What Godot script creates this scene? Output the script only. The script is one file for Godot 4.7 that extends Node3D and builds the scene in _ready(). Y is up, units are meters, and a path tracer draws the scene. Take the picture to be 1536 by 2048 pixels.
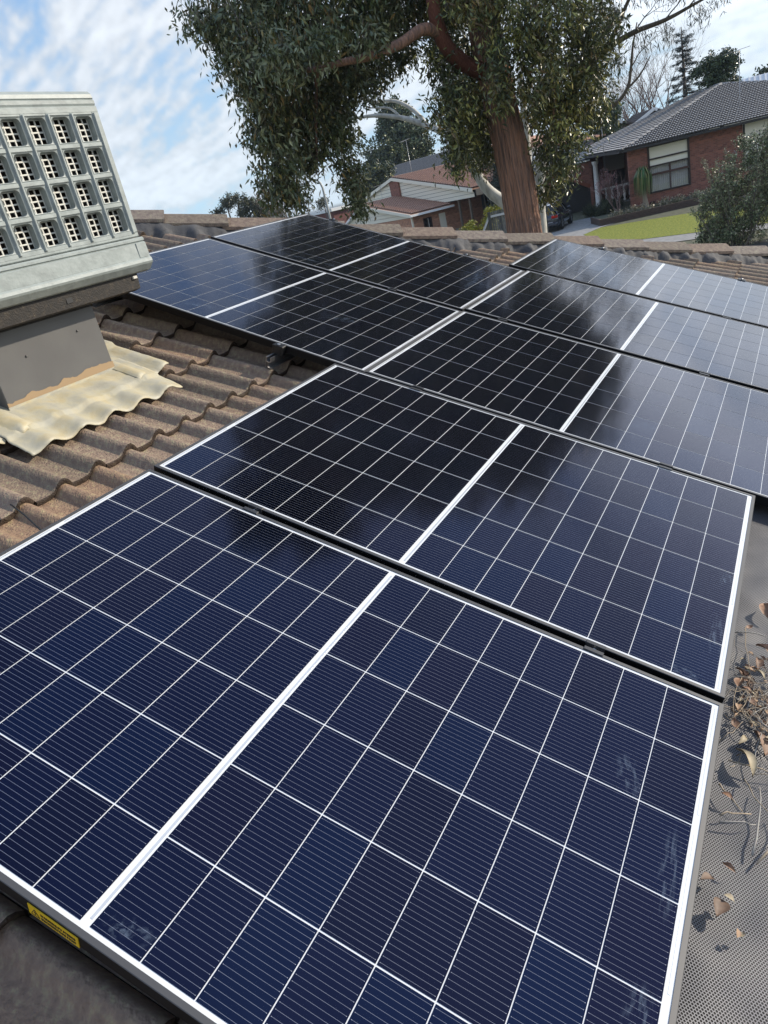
extends Node3D

const TH := 0.3717551          # pitch of the tiled roof, 21.3 degrees
var RB: Basis                  # roof axes: x down the slope, y out of the roof, z towards the photographer's end
var used := {}
var M := {}
var leafmesh := {}
var rng := RandomNumberGenerator.new()

# ------------------------------------------------------------------ names and labels
func numbered(called: String) -> String:
	if not used.has(called):
		used[called] = 0
		return called
	used[called] += 1
	return "%s_%03d" % [called, used[called]]

func tag(o: Node3D, label: String, category: String, group := "", kind := "") -> Node3D:
	if label != "": o.set_meta("label", label)
	if category != "": o.set_meta("category", category)
	if group != "": o.set_meta("group", group)
	if kind != "": o.set_meta("kind", kind)
	return o

func thing(called: String, label: String, category: String, at := Vector3.ZERO, b := Basis(), group := "") -> Node3D:
	var o := Node3D.new()
	o.name = numbered(called)
	add_child(o)
	o.transform = Transform3D(b, at)
	tag(o, label, category, group)
	return o

func part(called: String, mesh: Mesh, m: Material, parent: Node3D, t := Transform3D()) -> MeshInstance3D:
	var o := MeshInstance3D.new()
	o.mesh = mesh
	if m != null: o.material_override = m
	o.transform = t
	if parent == self:
		o.name = numbered(called)
		add_child(o)
	else:
		o.name = called
		parent.add_child(o, true)
	return o

func struct(called: String, mesh: Mesh, m: Material, label := "") -> MeshInstance3D:
	var o := part(called, mesh, m, self)
	o.set_meta("kind", "structure")
	if label != "": o.set_meta("label", label)
	return o

# ------------------------------------------------------------------ mesh helpers
func st_new(smooth := false) -> SurfaceTool:
	var st := SurfaceTool.new()
	st.begin(Mesh.PRIMITIVE_TRIANGLES)
	st.set_smooth_group(0 if smooth else -1)
	return st

func done(st: SurfaceTool) -> ArrayMesh:
	st.generate_normals()
	st.index()
	return st.commit()

func tri(st: SurfaceTool, a: Vector3, b: Vector3, c: Vector3) -> void:   # counter-clockwise seen from the front
	st.add_vertex(a); st.add_vertex(c); st.add_vertex(b)

func quad(st: SurfaceTool, a: Vector3, b: Vector3, c: Vector3, d: Vector3) -> void:
	tri(st, a, b, c); tri(st, a, c, d)

func quad_uv(st: SurfaceTool, p: Array, uv: Array) -> void:
	for i in [0, 2, 1, 0, 3, 2]:
		st.set_uv(uv[i]); st.add_vertex(p[i])

func tri_out(st: SurfaceTool, a: Vector3, b: Vector3, c: Vector3, inside: Vector3) -> void:
	if (b - a).cross(c - a).dot((a + b + c) / 3.0 - inside) > 0.0: tri(st, a, b, c)
	else: tri(st, a, c, b)

func quad_out(st: SurfaceTool, a: Vector3, b: Vector3, c: Vector3, d: Vector3, inside: Vector3) -> void:
	tri_out(st, a, b, c, inside); tri_out(st, a, c, d, inside)

# a box with chamfered edges of width r (r = 0: sharp)
func box(st: SurfaceTool, c: Vector3, s: Vector3, r := 0.0, b := Basis()) -> void:
	var h := s * 0.5
	if r <= 0.0:
		var q := []
		for i in 8:
			q.append(c + b * Vector3(h.x * (1 if i & 1 else -1), h.y * (1 if i & 2 else -1), h.z * (1 if i & 4 else -1)))
		for f in [[0, 1, 3, 2], [4, 5, 7, 6], [0, 1, 5, 4], [2, 3, 7, 6], [0, 2, 6, 4], [1, 3, 7, 5]]:
			quad_out(st, q[f[0]], q[f[1]], q[f[2]], q[f[3]], c)
		return
	var v := {}
	for i in 8:
		var sg := Vector3(1 if i & 1 else -1, 1 if i & 2 else -1, 1 if i & 4 else -1)
		for a in 3:
			var p := Vector3.ZERO
			for k in 3: p[k] = sg[k] * (h[k] if k == a else h[k] - r)
			v[i * 3 + a] = c + b * p
	for a in 3:
		var o := [1, 2, 4]
		o.remove_at(a)
		var bit: int = [1, 2, 4][a]
		for s2 in 2:
			var i0: int = bit * s2
			quad_out(st, v[i0 * 3 + a], v[(i0 | o[0]) * 3 + a], v[(i0 | o[0] | o[1]) * 3 + a], v[(i0 | o[1]) * 3 + a], c)
	for a in 3:                        # the edges that run along axis a
		var bit: int = [1, 2, 4][a]
		var p: int = (a + 1) % 3
		var q: int = (a + 2) % 3
		for s1 in 2:
			for s2 in 2:
				var i0: int = [1, 2, 4][p] * s1 | [1, 2, 4][q] * s2
				var i1: int = i0 | bit
				quad_out(st, v[i0 * 3 + p], v[i1 * 3 + p], v[i1 * 3 + q], v[i0 * 3 + q], c)
	for i in 8:
		tri_out(st, v[i * 3], v[i * 3 + 1], v[i * 3 + 2], c)

func bmesh(c: Vector3, s: Vector3, r := 0.0, b := Basis()) -> ArrayMesh:
	var st := st_new()
	box(st, c, s, r, b)
	return done(st)

func bar(st: SurfaceTool, a: Vector3, e: Vector3, w: float, h: float, up := Vector3.UP, r := 0.0) -> void:
	var d := (e - a)
	var x := d.normalized()
	var z := x.cross(up).normalized()
	box(st, (a + e) * 0.5, Vector3(d.length(), h, w), r, Basis(x, z.cross(x), z))

func tube(st: SurfaceTool, pts: Array, radii: Array, sides := 8, cap := true) -> void:
	var n := pts.size()
	var rings := []
	var nrm := Vector3(0.123, 0.2, 0.97)
	for i in n:
		var t: Vector3 = (pts[mini(i + 1, n - 1)] - pts[maxi(i - 1, 0)]).normalized()
		nrm = (nrm - t * nrm.dot(t)).normalized()
		var bn := t.cross(nrm)
		var ring := []
		for k in sides:
			var a := TAU * k / sides
			ring.append(pts[i] + (nrm * cos(a) + bn * sin(a)) * radii[i])
		rings.append(ring)
	var along := 0.0
	for i in n - 1:
		var l: float = (pts[i + 1] - pts[i]).length()
		for k in sides:
			var k2 := (k + 1) % sides
			quad_uv(st, [rings[i][k], rings[i][k2], rings[i + 1][k2], rings[i + 1][k]], [Vector2(float(k) / sides, along), Vector2(float(k + 1) / sides, along), Vector2(float(k + 1) / sides, along + l), Vector2(float(k) / sides, along + l)])
		along += l
	if cap:
		for k in range(1, sides - 1):
			tri(st, rings[0][0], rings[0][k + 1], rings[0][k])
			tri(st, rings[n - 1][0], rings[n - 1][k], rings[n - 1][k + 1])

func tmesh(pts: Array, radii: Array, sides := 8) -> ArrayMesh:
	var st := st_new(true)
	tube(st, pts, radii, sides)
	return done(st)

func lathe(prof: Array, sides := 16) -> ArrayMesh:      # [radius, height] pairs from the bottom up
	var st := st_new(true)
	for i in prof.size() - 1:
		for k in sides:
			var a := TAU * k / sides
			var b := TAU * (k + 1) / sides
			var p := [Vector3(cos(a) * prof[i][0], prof[i][1], sin(a) * prof[i][0]), Vector3(cos(b) * prof[i][0], prof[i][1], sin(b) * prof[i][0]),
				Vector3(cos(b) * prof[i + 1][0], prof[i + 1][1], sin(b) * prof[i + 1][0]), Vector3(cos(a) * prof[i + 1][0], prof[i + 1][1], sin(a) * prof[i + 1][0])]
			tri(st, p[0], p[3], p[2])
			tri(st, p[0], p[2], p[1])
	return done(st)

# a closed polygon (x, y), given counter-clockwise, extruded from z0 to z1
func prism(st: SurfaceTool, poly: Array, z0: float, z1: float, t := Transform3D()) -> void:
	var pv := PackedVector2Array(poly)
	if Geometry2D.is_polygon_clockwise(pv): pv.reverse()
	var idx := Geometry2D.triangulate_polygon(pv)
	for i in range(0, idx.size(), 3):
		var q := [pv[idx[i]], pv[idx[i + 1]], pv[idx[i + 2]]]
		if (q[1] - q[0]).cross(q[2] - q[0]) < 0.0: q.reverse()
		tri(st, t * Vector3(q[0].x, q[0].y, z1), t * Vector3(q[1].x, q[1].y, z1), t * Vector3(q[2].x, q[2].y, z1))
		tri(st, t * Vector3(q[0].x, q[0].y, z0), t * Vector3(q[2].x, q[2].y, z0), t * Vector3(q[1].x, q[1].y, z0))
	for i in pv.size():
		var a := pv[i]
		var b := pv[(i + 1) % pv.size()]
		quad(st, t * Vector3(a.x, a.y, z0), t * Vector3(b.x, b.y, z0), t * Vector3(b.x, b.y, z1), t * Vector3(a.x, a.y, z1))

func pmesh(poly: Array, z0: float, z1: float, t := Transform3D()) -> ArrayMesh:
	var st := st_new()
	prism(st, poly, z0, z1, t)
	return done(st)

func sheet(poly: Array, y: float) -> ArrayMesh:      # a flat polygon (x, z) lying at height y
	var st := st_new()
	var pv := PackedVector2Array(poly)
	var idx := Geometry2D.triangulate_polygon(pv)
	for i in range(0, idx.size(), 3):
		var q := [pv[idx[i]], pv[idx[i + 1]], pv[idx[i + 2]]]
		if (q[1] - q[0]).cross(q[2] - q[0]) > 0.0: q.reverse()
		tri(st, Vector3(q[0].x, y, q[0].y), Vector3(q[1].x, y, q[1].y), Vector3(q[2].x, y, q[2].y))
	return done(st)

func multi(called: String, mesh: Mesh, m: Material, xf: Array, parent: Node3D) -> MultiMeshInstance3D:
	var mm := MultiMesh.new()
	mm.transform_format = MultiMesh.TRANSFORM_3D
	mm.mesh = mesh
	mm.instance_count = xf.size()
	for i in xf.size(): mm.set_instance_transform(i, xf[i])
	var o := MultiMeshInstance3D.new()
	o.multimesh = mm
	o.material_override = m
	o.name = called if parent != self else numbered(called)
	parent.add_child(o, true)
	o.set_meta("kind", "stuff")
	return o

# ------------------------------------------------------------------ materials
func lin(r: float, g: float, b: float) -> Color:
	return Color(r, g, b).linear_to_srgb()

func mat(r: float, g: float, b: float, rough := 0.7, metal := 0.0, spec := 0.5) -> StandardMaterial3D:
	var m := StandardMaterial3D.new()
	m.albedo_color = lin(r, g, b)
	m.roughness = rough
	m.metallic = metal
	m.metallic_specular = spec
	return m

func noise_tex(sd: int, freq: float, stops: Array, size := 512, oct := 5, type := FastNoiseLite.TYPE_SIMPLEX_SMOOTH) -> NoiseTexture2D:
	var n := FastNoiseLite.new()
	n.seed = sd
	n.noise_type = type
	n.frequency = freq
	n.fractal_octaves = oct
	n.fractal_gain = 0.58
	var t := NoiseTexture2D.new()
	t.width = size; t.height = size
	t.seamless = true
	t.noise = n
	var g := Gradient.new()
	var off := PackedFloat32Array()
	var col := PackedColorArray()
	for s in stops:
		off.append(s[0]); col.append(lin(s[1], s[2], s[3]))
	g.offsets = off; g.colors = col
	t.color_ramp = g
	return t

func bump_tex(sd: int, freq: float, strength: float, size := 512, oct := 4) -> NoiseTexture2D:
	var n := FastNoiseLite.new()
	n.seed = sd
	n.frequency = freq
	n.fractal_octaves = oct
	n.fractal_gain = 0.65
	var t := NoiseTexture2D.new()
	t.width = size; t.height = size
	t.seamless = true
	t.noise = n
	t.as_normal_map = true
	t.bump_strength = strength
	return t

func tri_mat(tex: Texture2D, bump: Texture2D, scale: Vector3, rough: float, world := true, nscale := 1.0) -> StandardMaterial3D:
	var m := StandardMaterial3D.new()
	m.albedo_texture = tex
	m.roughness = rough
	m.uv1_triplanar = true
	m.uv1_world_triplanar = world
	m.uv1_scale = scale
	if bump != null:
		m.normal_enabled = true
		m.normal_texture = bump
		m.normal_scale = nscale
	return m

func tinted(m: StandardMaterial3D, r: float, g: float, b: float) -> StandardMaterial3D:
	var c: StandardMaterial3D = m.duplicate()
	c.albedo_color = lin(r, g, b)
	return c

func make_materials() -> void:
	var grain := bump_tex(3, 0.11, 10.0, 512, 3)
	var tile_tex := noise_tex(11, 0.02, [[0.0, 0.13, 0.098, 0.078], [0.35, 0.205, 0.147, 0.110], [0.5, 0.240, 0.174, 0.130], [0.62, 0.265, 0.193, 0.142], [0.72, 0.30, 0.255, 0.165], [0.82, 0.33, 0.29, 0.175], [1.0, 0.46, 0.41, 0.30]], 1024, 7)
	M.tile = tri_mat(tile_tex, grain, Vector3(1.7, 1.7, 1.7), 0.80, true, 0.35)
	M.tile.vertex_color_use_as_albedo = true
	M.tile_b = tinted(M.tile, 0.88, 0.84, 0.80)
	M.tile_c = tinted(M.tile, 1.0, 0.90, 0.80)
	M.tile_d = tinted(M.tile, 0.78, 0.78, 0.76)
	M.cap = tri_mat(noise_tex(21, 0.02, [[0.0, 0.08, 0.066, 0.056], [0.42, 0.16, 0.128, 0.108], [0.6, 0.215, 0.175, 0.146], [0.75, 0.215, 0.195, 0.14], [1.0, 0.34, 0.31, 0.26]], 512, 6), grain, Vector3(2.2, 2.2, 2.2), 0.85, true, 0.7)
	M.cap_b = tinted(M.cap, 0.86, 0.84, 0.80)
	M.cap_c = tinted(M.cap, 1.0, 0.90, 0.84)
	M.mortar = tri_mat(noise_tex(31, 0.03, [[0.0, 0.025, 0.025, 0.027], [0.34, 0.062, 0.062, 0.066], [0.7, 0.078, 0.078, 0.081], [1.0, 0.12, 0.118, 0.115]], 512, 6), grain, Vector3(2, 2, 2), 0.8, true, 0.2)
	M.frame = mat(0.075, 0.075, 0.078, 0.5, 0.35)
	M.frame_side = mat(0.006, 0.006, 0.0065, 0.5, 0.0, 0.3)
	M.backsheet = mat(0.62, 0.64, 0.66, 0.12)
	M.ribbon = mat(0.55, 0.57, 0.6, 0.25, 0.4)
	M.black_metal = mat(0.015, 0.015, 0.016, 0.4, 0.3)
	M.clamp = mat(0.055, 0.055, 0.058, 0.4, 0.4)
	M.rail = mat(0.35, 0.35, 0.36, 0.35, 0.9)
	M.steel = mat(0.5, 0.5, 0.5, 0.3, 0.9)
	M.cells = []
	var mt := cell_tex([0.0, 0.0, 0.0], true)
	for c in [[0.0130, 0.0180, 0.0480], [0.0152, 0.0172, 0.0430], [0.0120, 0.0195, 0.0540], [0.0132, 0.0166, 0.0400], [0.0130, 0.0180, 0.0480]]:
		var m := StandardMaterial3D.new()
		m.albedo_texture = cell_tex(c)
		m.roughness = 0.08
		m.metallic = 1.0
		m.metallic_texture = mt
		m.metallic_texture_channel = BaseMaterial3D.TEXTURE_CHANNEL_RED
		M.cells.append(m)
	M.smudge = [smudge_mat(1), smudge_mat(2), smudge_mat(3)]
	M.cooler = tri_mat(noise_tex(41, 0.02, [[0.0, 0.22, 0.245, 0.238], [0.5, 0.275, 0.31, 0.30], [1.0, 0.325, 0.36, 0.35]], 512, 6), bump_tex(5, 0.02, 3.0), Vector3(1.3, 1.3, 1.3), 0.5, true, 0.25)
	M.screen = mat(0.56, 0.55, 0.50, 0.55)
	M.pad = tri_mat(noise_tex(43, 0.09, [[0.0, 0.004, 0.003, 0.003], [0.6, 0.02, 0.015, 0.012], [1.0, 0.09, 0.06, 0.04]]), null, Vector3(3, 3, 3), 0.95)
	M.tray = tri_mat(noise_tex(44, 0.03, [[0.0, 0.012, 0.011, 0.010], [0.55, 0.024, 0.020, 0.017], [0.78, 0.04, 0.031, 0.022], [0.88, 0.09, 0.076, 0.055], [1.0, 0.2, 0.19, 0.16]], 512, 6), grain, Vector3(2, 2, 2), 0.7, true, 0.15)
	M.duct = tri_mat(noise_tex(45, 0.006, [[0.0, 0.095, 0.092, 0.090], [1.0, 0.117, 0.115, 0.111]], 512, 4), null, Vector3(1, 1, 1), 0.42)
	M.sealant = mat(0.30, 0.205, 0.11, 0.6)
	M.flashing = tri_mat(noise_tex(46, 0.009, [[0.0, 0.28, 0.27, 0.23], [0.38, 0.37, 0.35, 0.28], [0.55, 0.42, 0.385, 0.275], [0.75, 0.43, 0.36, 0.215], [1.0, 0.46, 0.41, 0.29]], 512, 6), bump_tex(8, 0.02, 3.0), Vector3(1.6, 1.6, 1.6), 0.55, true, 0.3)
	M.label = mat(0.72, 0.47, 0.01, 0.4)
	M.ink = mat(0.02, 0.02, 0.02, 0.5)
	M.net = StandardMaterial3D.new()
	M.net.albedo_texture = net_tex()
	M.net.transparency = BaseMaterial3D.TRANSPARENCY_ALPHA_SCISSOR
	M.net.alpha_scissor_threshold = 0.5
	M.net.albedo_color = Color(0.70, 0.70, 0.72)
	M.net.roughness = 0.5
	M.net.metallic_specular = 0.5
	M.net_shade = mat(0.018, 0.017, 0.018, 0.9)  # flat black standing in for the shade under the net
	M.deck = mat(0.03, 0.027, 0.024, 0.9)
	M.white = mat(0.84, 0.84, 0.82, 0.5)
	M.cream = mat(0.78, 0.74, 0.62, 0.6)
	M.dark = mat(0.012, 0.012, 0.013, 0.5)
	M.glass = mat(0.012, 0.014, 0.016, 0.04)
	M.brick = brick_mat(Color(0.27, 0.105, 0.072), Color(0.18, 0.070, 0.050), Color(0.22, 0.155, 0.13))
	M.brick_orange = brick_mat(Color(0.48, 0.235, 0.145), Color(0.38, 0.17, 0.105), Color(0.42, 0.35, 0.28))
	M.bark = tri_mat(noise_tex(51, 0.02, [[0.0, 0.068, 0.046, 0.038], [0.36, 0.176, 0.108, 0.084], [0.5, 0.304, 0.176, 0.119], [0.64, 0.378, 0.182, 0.108], [1.0, 0.405, 0.317, 0.257]], 512, 5), bump_tex(6, 0.05, 8.0), Vector3(2.2, 0.09, 2.2), 0.9)
	M.bark_red = tri_mat(noise_tex(53, 0.02, [[0.0, 0.06, 0.03, 0.022], [0.5, 0.17, 0.06, 0.04], [1.0, 0.25, 0.12, 0.08]], 512, 5), bump_tex(6, 0.05, 8.0), Vector3(3.0, 1.0, 3.0), 0.9)
	M.bark_pale = tri_mat(noise_tex(52, 0.01, [[0.0, 0.22, 0.20, 0.17], [0.4, 0.44, 0.42, 0.37], [0.7, 0.58, 0.56, 0.50], [1.0, 0.66, 0.64, 0.58]], 512, 5), null, Vector3(0.8, 0.3, 0.8), 0.7)
	M.bark_grey = mat(0.16, 0.135, 0.115, 0.9)
	M.leaf = StandardMaterial3D.new()
	M.leaf.vertex_color_use_as_albedo = true
	M.leaf.roughness = 0.34
	M.leaf.metallic_specular = 0.5
	M.leaf.backlight_enabled = true
	M.leaf.backlight = Color(0.13, 0.15, 0.06)
	M.grass = tri_mat(noise_tex(61, 0.04, [[0.0, 0.08, 0.115, 0.008], [0.45, 0.19, 0.225, 0.014], [0.6, 0.25, 0.265, 0.022], [1.0, 0.38, 0.34, 0.06]], 512, 6), bump_tex(62, 0.1, 12.0), Vector3(0.35, 0.35, 0.35), 0.9)
	M.soil = tri_mat(noise_tex(63, 0.03, [[0.0, 0.03, 0.035, 0.018], [0.5, 0.07, 0.075, 0.04], [1.0, 0.14, 0.12, 0.08]], 512, 6), null, Vector3(0.2, 0.2, 0.2), 0.95)
	M.concrete = tri_mat(noise_tex(64, 0.02, [[0.0, 0.17, 0.165, 0.16], [0.5, 0.24, 0.235, 0.225], [1.0, 0.32, 0.31, 0.30]], 512, 6), null, Vector3(0.3, 0.3, 0.3), 0.85)
	M.asphalt = tri_mat(noise_tex(65, 0.05, [[0.0, 0.04, 0.04, 0.041], [1.0, 0.075, 0.074, 0.073]], 512, 5), null, Vector3(0.4, 0.4, 0.4), 0.9)
	M.timber = tri_mat(noise_tex(66, 0.02, [[0.0, 0.03, 0.02, 0.016], [0.5, 0.075, 0.05, 0.04], [1.0, 0.13, 0.09, 0.07]], 512, 5), null, Vector3(0.6, 2.0, 0.6), 0.9)
	M.paling = tri_mat(noise_tex(67, 0.03, [[0.0, 0.09, 0.088, 0.08], [0.5, 0.22, 0.215, 0.20], [1.0, 0.42, 0.41, 0.38]], 512, 5), null, Vector3(2.0, 0.3, 2.0), 0.9)
	M.grey_tile = tri_mat(noise_tex(71, 0.03, [[0.0, 0.22, 0.20, 0.185], [0.5, 0.44, 0.415, 0.39], [0.72, 0.56, 0.54, 0.51], [1.0, 0.68, 0.65, 0.61]], 512, 6), null, Vector3(0.5, 0.5, 0.5), 0.8)
	M.orange_tile = tri_mat(noise_tex(72, 0.03, [[0.0, 0.216, 0.115, 0.074], [0.5, 0.459, 0.236, 0.155], [1.0, 0.621, 0.392, 0.230]], 512, 6), null, Vector3(0.5, 0.5, 0.5), 0.75)
	M.charcoal_tile = tri_mat(noise_tex(73, 0.03, [[0.0, 0.05, 0.055, 0.062], [1.0, 0.11, 0.115, 0.125]]), null, Vector3(0.5, 0.5, 0.5), 0.5)
	M.brown_tile = tri_mat(noise_tex(74, 0.03, [[0.0, 0.05, 0.04, 0.033], [1.0, 0.13, 0.10, 0.08]]), null, Vector3(0.5, 0.5, 0.5), 0.7)
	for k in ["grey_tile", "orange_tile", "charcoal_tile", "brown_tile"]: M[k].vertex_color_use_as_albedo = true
	M.dry_leaf = []
	for c in [[0.24, 0.125, 0.068], [0.18, 0.10, 0.060], [0.30, 0.19, 0.11], [0.34, 0.28, 0.18], [0.12, 0.074, 0.048]]:
		M.dry_leaf.append(tri_mat(noise_tex(80 + M.dry_leaf.size(), 0.03, [[0.0, c[0] * 0.45, c[1] * 0.42, c[2] * 0.4], [0.5, c[0], c[1], c[2]], [1.0, c[0] * 1.35, c[1] * 1.35, c[2] * 1.35]], 128, 4), null, Vector3(9, 9, 9), 0.6))
	M.twig = mat(0.34, 0.27, 0.19, 0.8)
	M.twig_grey = mat(0.30, 0.28, 0.25, 0.8)

# one half cell: sixteen thin busbars across a navy wafer, each ending in a small pad
func cell_tex(c: Array, metal := false) -> ImageTexture:
	var w := 1024
	var h := 128
	var im := Image.create(w, h, false, Image.FORMAT_RGB8)
	im.fill(Color(0.93, 0.93, 0.93) if metal else lin(c[0], c[1], c[2]))
	for k in 16:
		var x := int((k + 0.5) * w / 16.0)
		if metal:
			im.fill_rect(Rect2i(x - 3, 3, 6, h - 6), Color(0.25, 0.25, 0.25))
			continue
		im.fill_rect(Rect2i(x - 1, 3, 2, h - 6), lin(0.27, 0.28, 0.32))
		im.fill_rect(Rect2i(x - 3, 3, 6, 2), lin(0.27, 0.28, 0.32))
		im.fill_rect(Rect2i(x - 3, h - 5, 6, 2), lin(0.30, 0.31, 0.34))
	return ImageTexture.create_from_image(im)

func net_tex() -> ImageTexture:
	var w := 48
	var h := 84
	var im := Image.create(w, h, false, Image.FORMAT_RGBA8)
	for y in h:
		for x in w:
			var d := 99.0
			for p in [Vector2(0, 0), Vector2(w, 0), Vector2(0, h), Vector2(w, h), Vector2(w * 0.5, h * 0.5)]:
				var q: Vector2 = (Vector2(x + 0.5, y + 0.5) - p).abs()
				d = minf(d, maxf(q.x, q.x * 0.5 + q.y * 0.866))
			im.set_pixel(x, y, Color(0.60, 0.60, 0.61, 0.0 if d < 17.0 else 1.0))
	return ImageTexture.create_from_image(im)

func brick_mat(a: Color, b: Color, mortar: Color) -> StandardMaterial3D:
	var w := 480
	var h := 344
	var im := Image.create(w, h, false, Image.FORMAT_RGB8)
	im.fill(mortar.linear_to_srgb())
	var r := RandomNumberGenerator.new()
	r.seed = 7
	for j in 8:
		for i in 4:
			var c := a.lerp(b, r.randf())
			c = c * r.randf_range(0.8, 1.2)
			var x := i * 120 + (60 if j % 2 else 0)
			im.fill_rect(Rect2i(x + 3, j * 43 + 3, 114, 37), c.linear_to_srgb())
			if x + 120 > w: im.fill_rect(Rect2i(x + 3 - w, j * 43 + 3, 114, 37), c.linear_to_srgb())
	var m := StandardMaterial3D.new()
	m.albedo_texture = ImageTexture.create_from_image(im)
	m.roughness = 0.9
	m.uv1_triplanar = true
	m.uv1_triplanar_sharpness = 8.0
	m.uv1_scale = Vector3(1.0 / 0.96, 1.0 / 0.688, 1.0 / 0.96)
	return m

# ------------------------------------------------------------------ sky
func sky_image() -> Image:
	var w := 2048
	var h := 1024
	var im := Image.create(w, h, false, Image.FORMAT_RGBAF)
	var n := FastNoiseLite.new()
	n.seed = 5; n.frequency = 0.55; n.fractal_octaves = 6; n.fractal_gain = 0.52
	n.domain_warp_enabled = true
	n.domain_warp_amplitude = 0.9
	n.domain_warp_frequency = 0.5
	var n2 := FastNoiseLite.new()
	n2.seed = 91; n2.frequency = 2.2; n2.fractal_octaves = 6; n2.fractal_gain = 0.6
	var sun := Vector3(0.98, 0.69, -0.90).normalized()
	for y in h:
		var el := PI * (0.5 - (y + 0.5) / h)
		var low := el < 0.0
		var sy := sin(el)
		var cy := cos(el)
		for x in w:
			if low:
				im.set_pixel(x, y, Color(0.16, 0.16, 0.15))
				continue
			var az := wrapf(TAU * (x + 0.5) / w, -PI, PI)
			var d := Vector3(sin(az) * cy, sy, -cos(az) * cy)
			var k := 1.0 / (sy + 0.16)
			var px := d.x * k * 0.8 + d.z * k * 0.35
			var pz := d.z * k * 1.15 - d.x * k * 0.5
			var g := maxf(d.dot(sun), 0.0)
			var v := n.get_noise_2d(px * 1.05, pz * 1.6) * 0.5 + 0.5
			var w2 := n2.get_noise_2d(px * 1.6 + pz * 0.3, pz * 4.2)
			v += w2 * 0.30 + 0.30 * pow(g, 3.0)
			var cov := smoothstep(0.22, 0.54, v)
			# the low cloud on the sun's side is lit through and brightest; overhead the cover thins to blue
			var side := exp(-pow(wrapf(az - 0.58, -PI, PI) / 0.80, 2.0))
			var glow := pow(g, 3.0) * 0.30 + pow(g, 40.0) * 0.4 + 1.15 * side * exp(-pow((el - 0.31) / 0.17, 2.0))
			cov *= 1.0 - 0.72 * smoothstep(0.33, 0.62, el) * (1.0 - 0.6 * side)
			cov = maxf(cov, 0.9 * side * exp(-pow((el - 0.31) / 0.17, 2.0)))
			var t := pow(1.0 - sy, 3.5)
			var blue := Color(0.15, 0.33, 0.70).lerp(Color(0.60, 0.84, 0.98), t)
			var cloud := Color(0.86, 0.91, 0.97) * (0.80 + 0.30 * smoothstep(0.3, 0.85, v) + 0.12 * n2.get_noise_2d(px * 3.0 + 50.0, pz * 6.0))
			var c := blue.lerp(cloud, cov * (0.95 - 0.35 * pow(t, 2.0)))
			# clouds across from the sun, out of view, brightened as fill light for facades
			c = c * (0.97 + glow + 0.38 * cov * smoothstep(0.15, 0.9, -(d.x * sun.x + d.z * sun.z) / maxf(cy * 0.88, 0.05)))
			im.set_pixel(x, y, Color(c.r, c.g, c.b, 1.0))
	return im

func set_view() -> void:
	var cam := Camera3D.new()
	cam.name = "camera"
	add_child(cam)
	cam.fov = 70.2
	cam.near = 0.05
	cam.far = 2000.0
	cam.transform = Transform3D(Basis.looking_at(Vector3(-0.50512, -0.39077, -0.76952), Vector3(-0.013576, 0.895112, -0.445634)), Vector3(1.8115, 0.6191, 0.3645))
	cam.current = true
	var pan := PanoramaSkyMaterial.new()
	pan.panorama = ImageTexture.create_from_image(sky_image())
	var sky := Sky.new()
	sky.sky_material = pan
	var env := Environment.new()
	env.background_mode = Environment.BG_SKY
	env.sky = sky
	env.tonemap_mode = Environment.TONE_MAPPER_LINEAR
	env.tonemap_exposure = 1.05
	env.sdfgi_enabled = true
	env.ssao_enabled = true
	env.ssil_enabled = true
	env.fog_enabled = true
	env.fog_density = 0.00025
	env.fog_light_color = Color(0.78, 0.86, 0.95)
	var we := WorldEnvironment.new()
	we.name = "world"
	we.environment = env
	add_child(we)
	var sun := DirectionalLight3D.new()
	sun.name = "sun"
	sun.light_energy = 1.6
	sun.light_color = Color(1.0, 0.95, 0.87)
	sun.light_angular_distance = 1.2
	sun.shadow_enabled = true
	sun.transform = Transform3D(Basis.looking_at(-Vector3(0.98, 0.69, -0.90), Vector3.UP), Vector3.ZERO)
	add_child(sun)

# ------------------------------------------------------------------ our roof
const PANELS := [[0.0, 0.0], [-0.001, 1.1564], [0.145, 2.3047], [0.1415, 3.4808], [-0.0026, 4.6513], [-1.6279, 2.3240], [-1.6378, 3.4950]]
const PL := 1.762
const PW := 1.134
const GAUGE := 0.335
const V0 := 1.2255
const U0 := -0.285

func hip_v(u: float) -> float:
	return 0.9317 * u + 6.05

func roll_h(v: float) -> float:
	var t := fposmod((v - V0) / 0.15, 1.0)
	if t < 0.5: return -0.003 * sin(PI * t / 0.5)
	return 0.034 * pow(sin(PI * (t - 0.5) / 0.5), 0.85)

func tile_h(u: float, v: float) -> float:           # height of the tiled surface below the plane of the panels
	var f := fposmod((u - U0) / GAUGE, 1.0)
	return -0.155 + 0.022 * f + roll_h(v)

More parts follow.
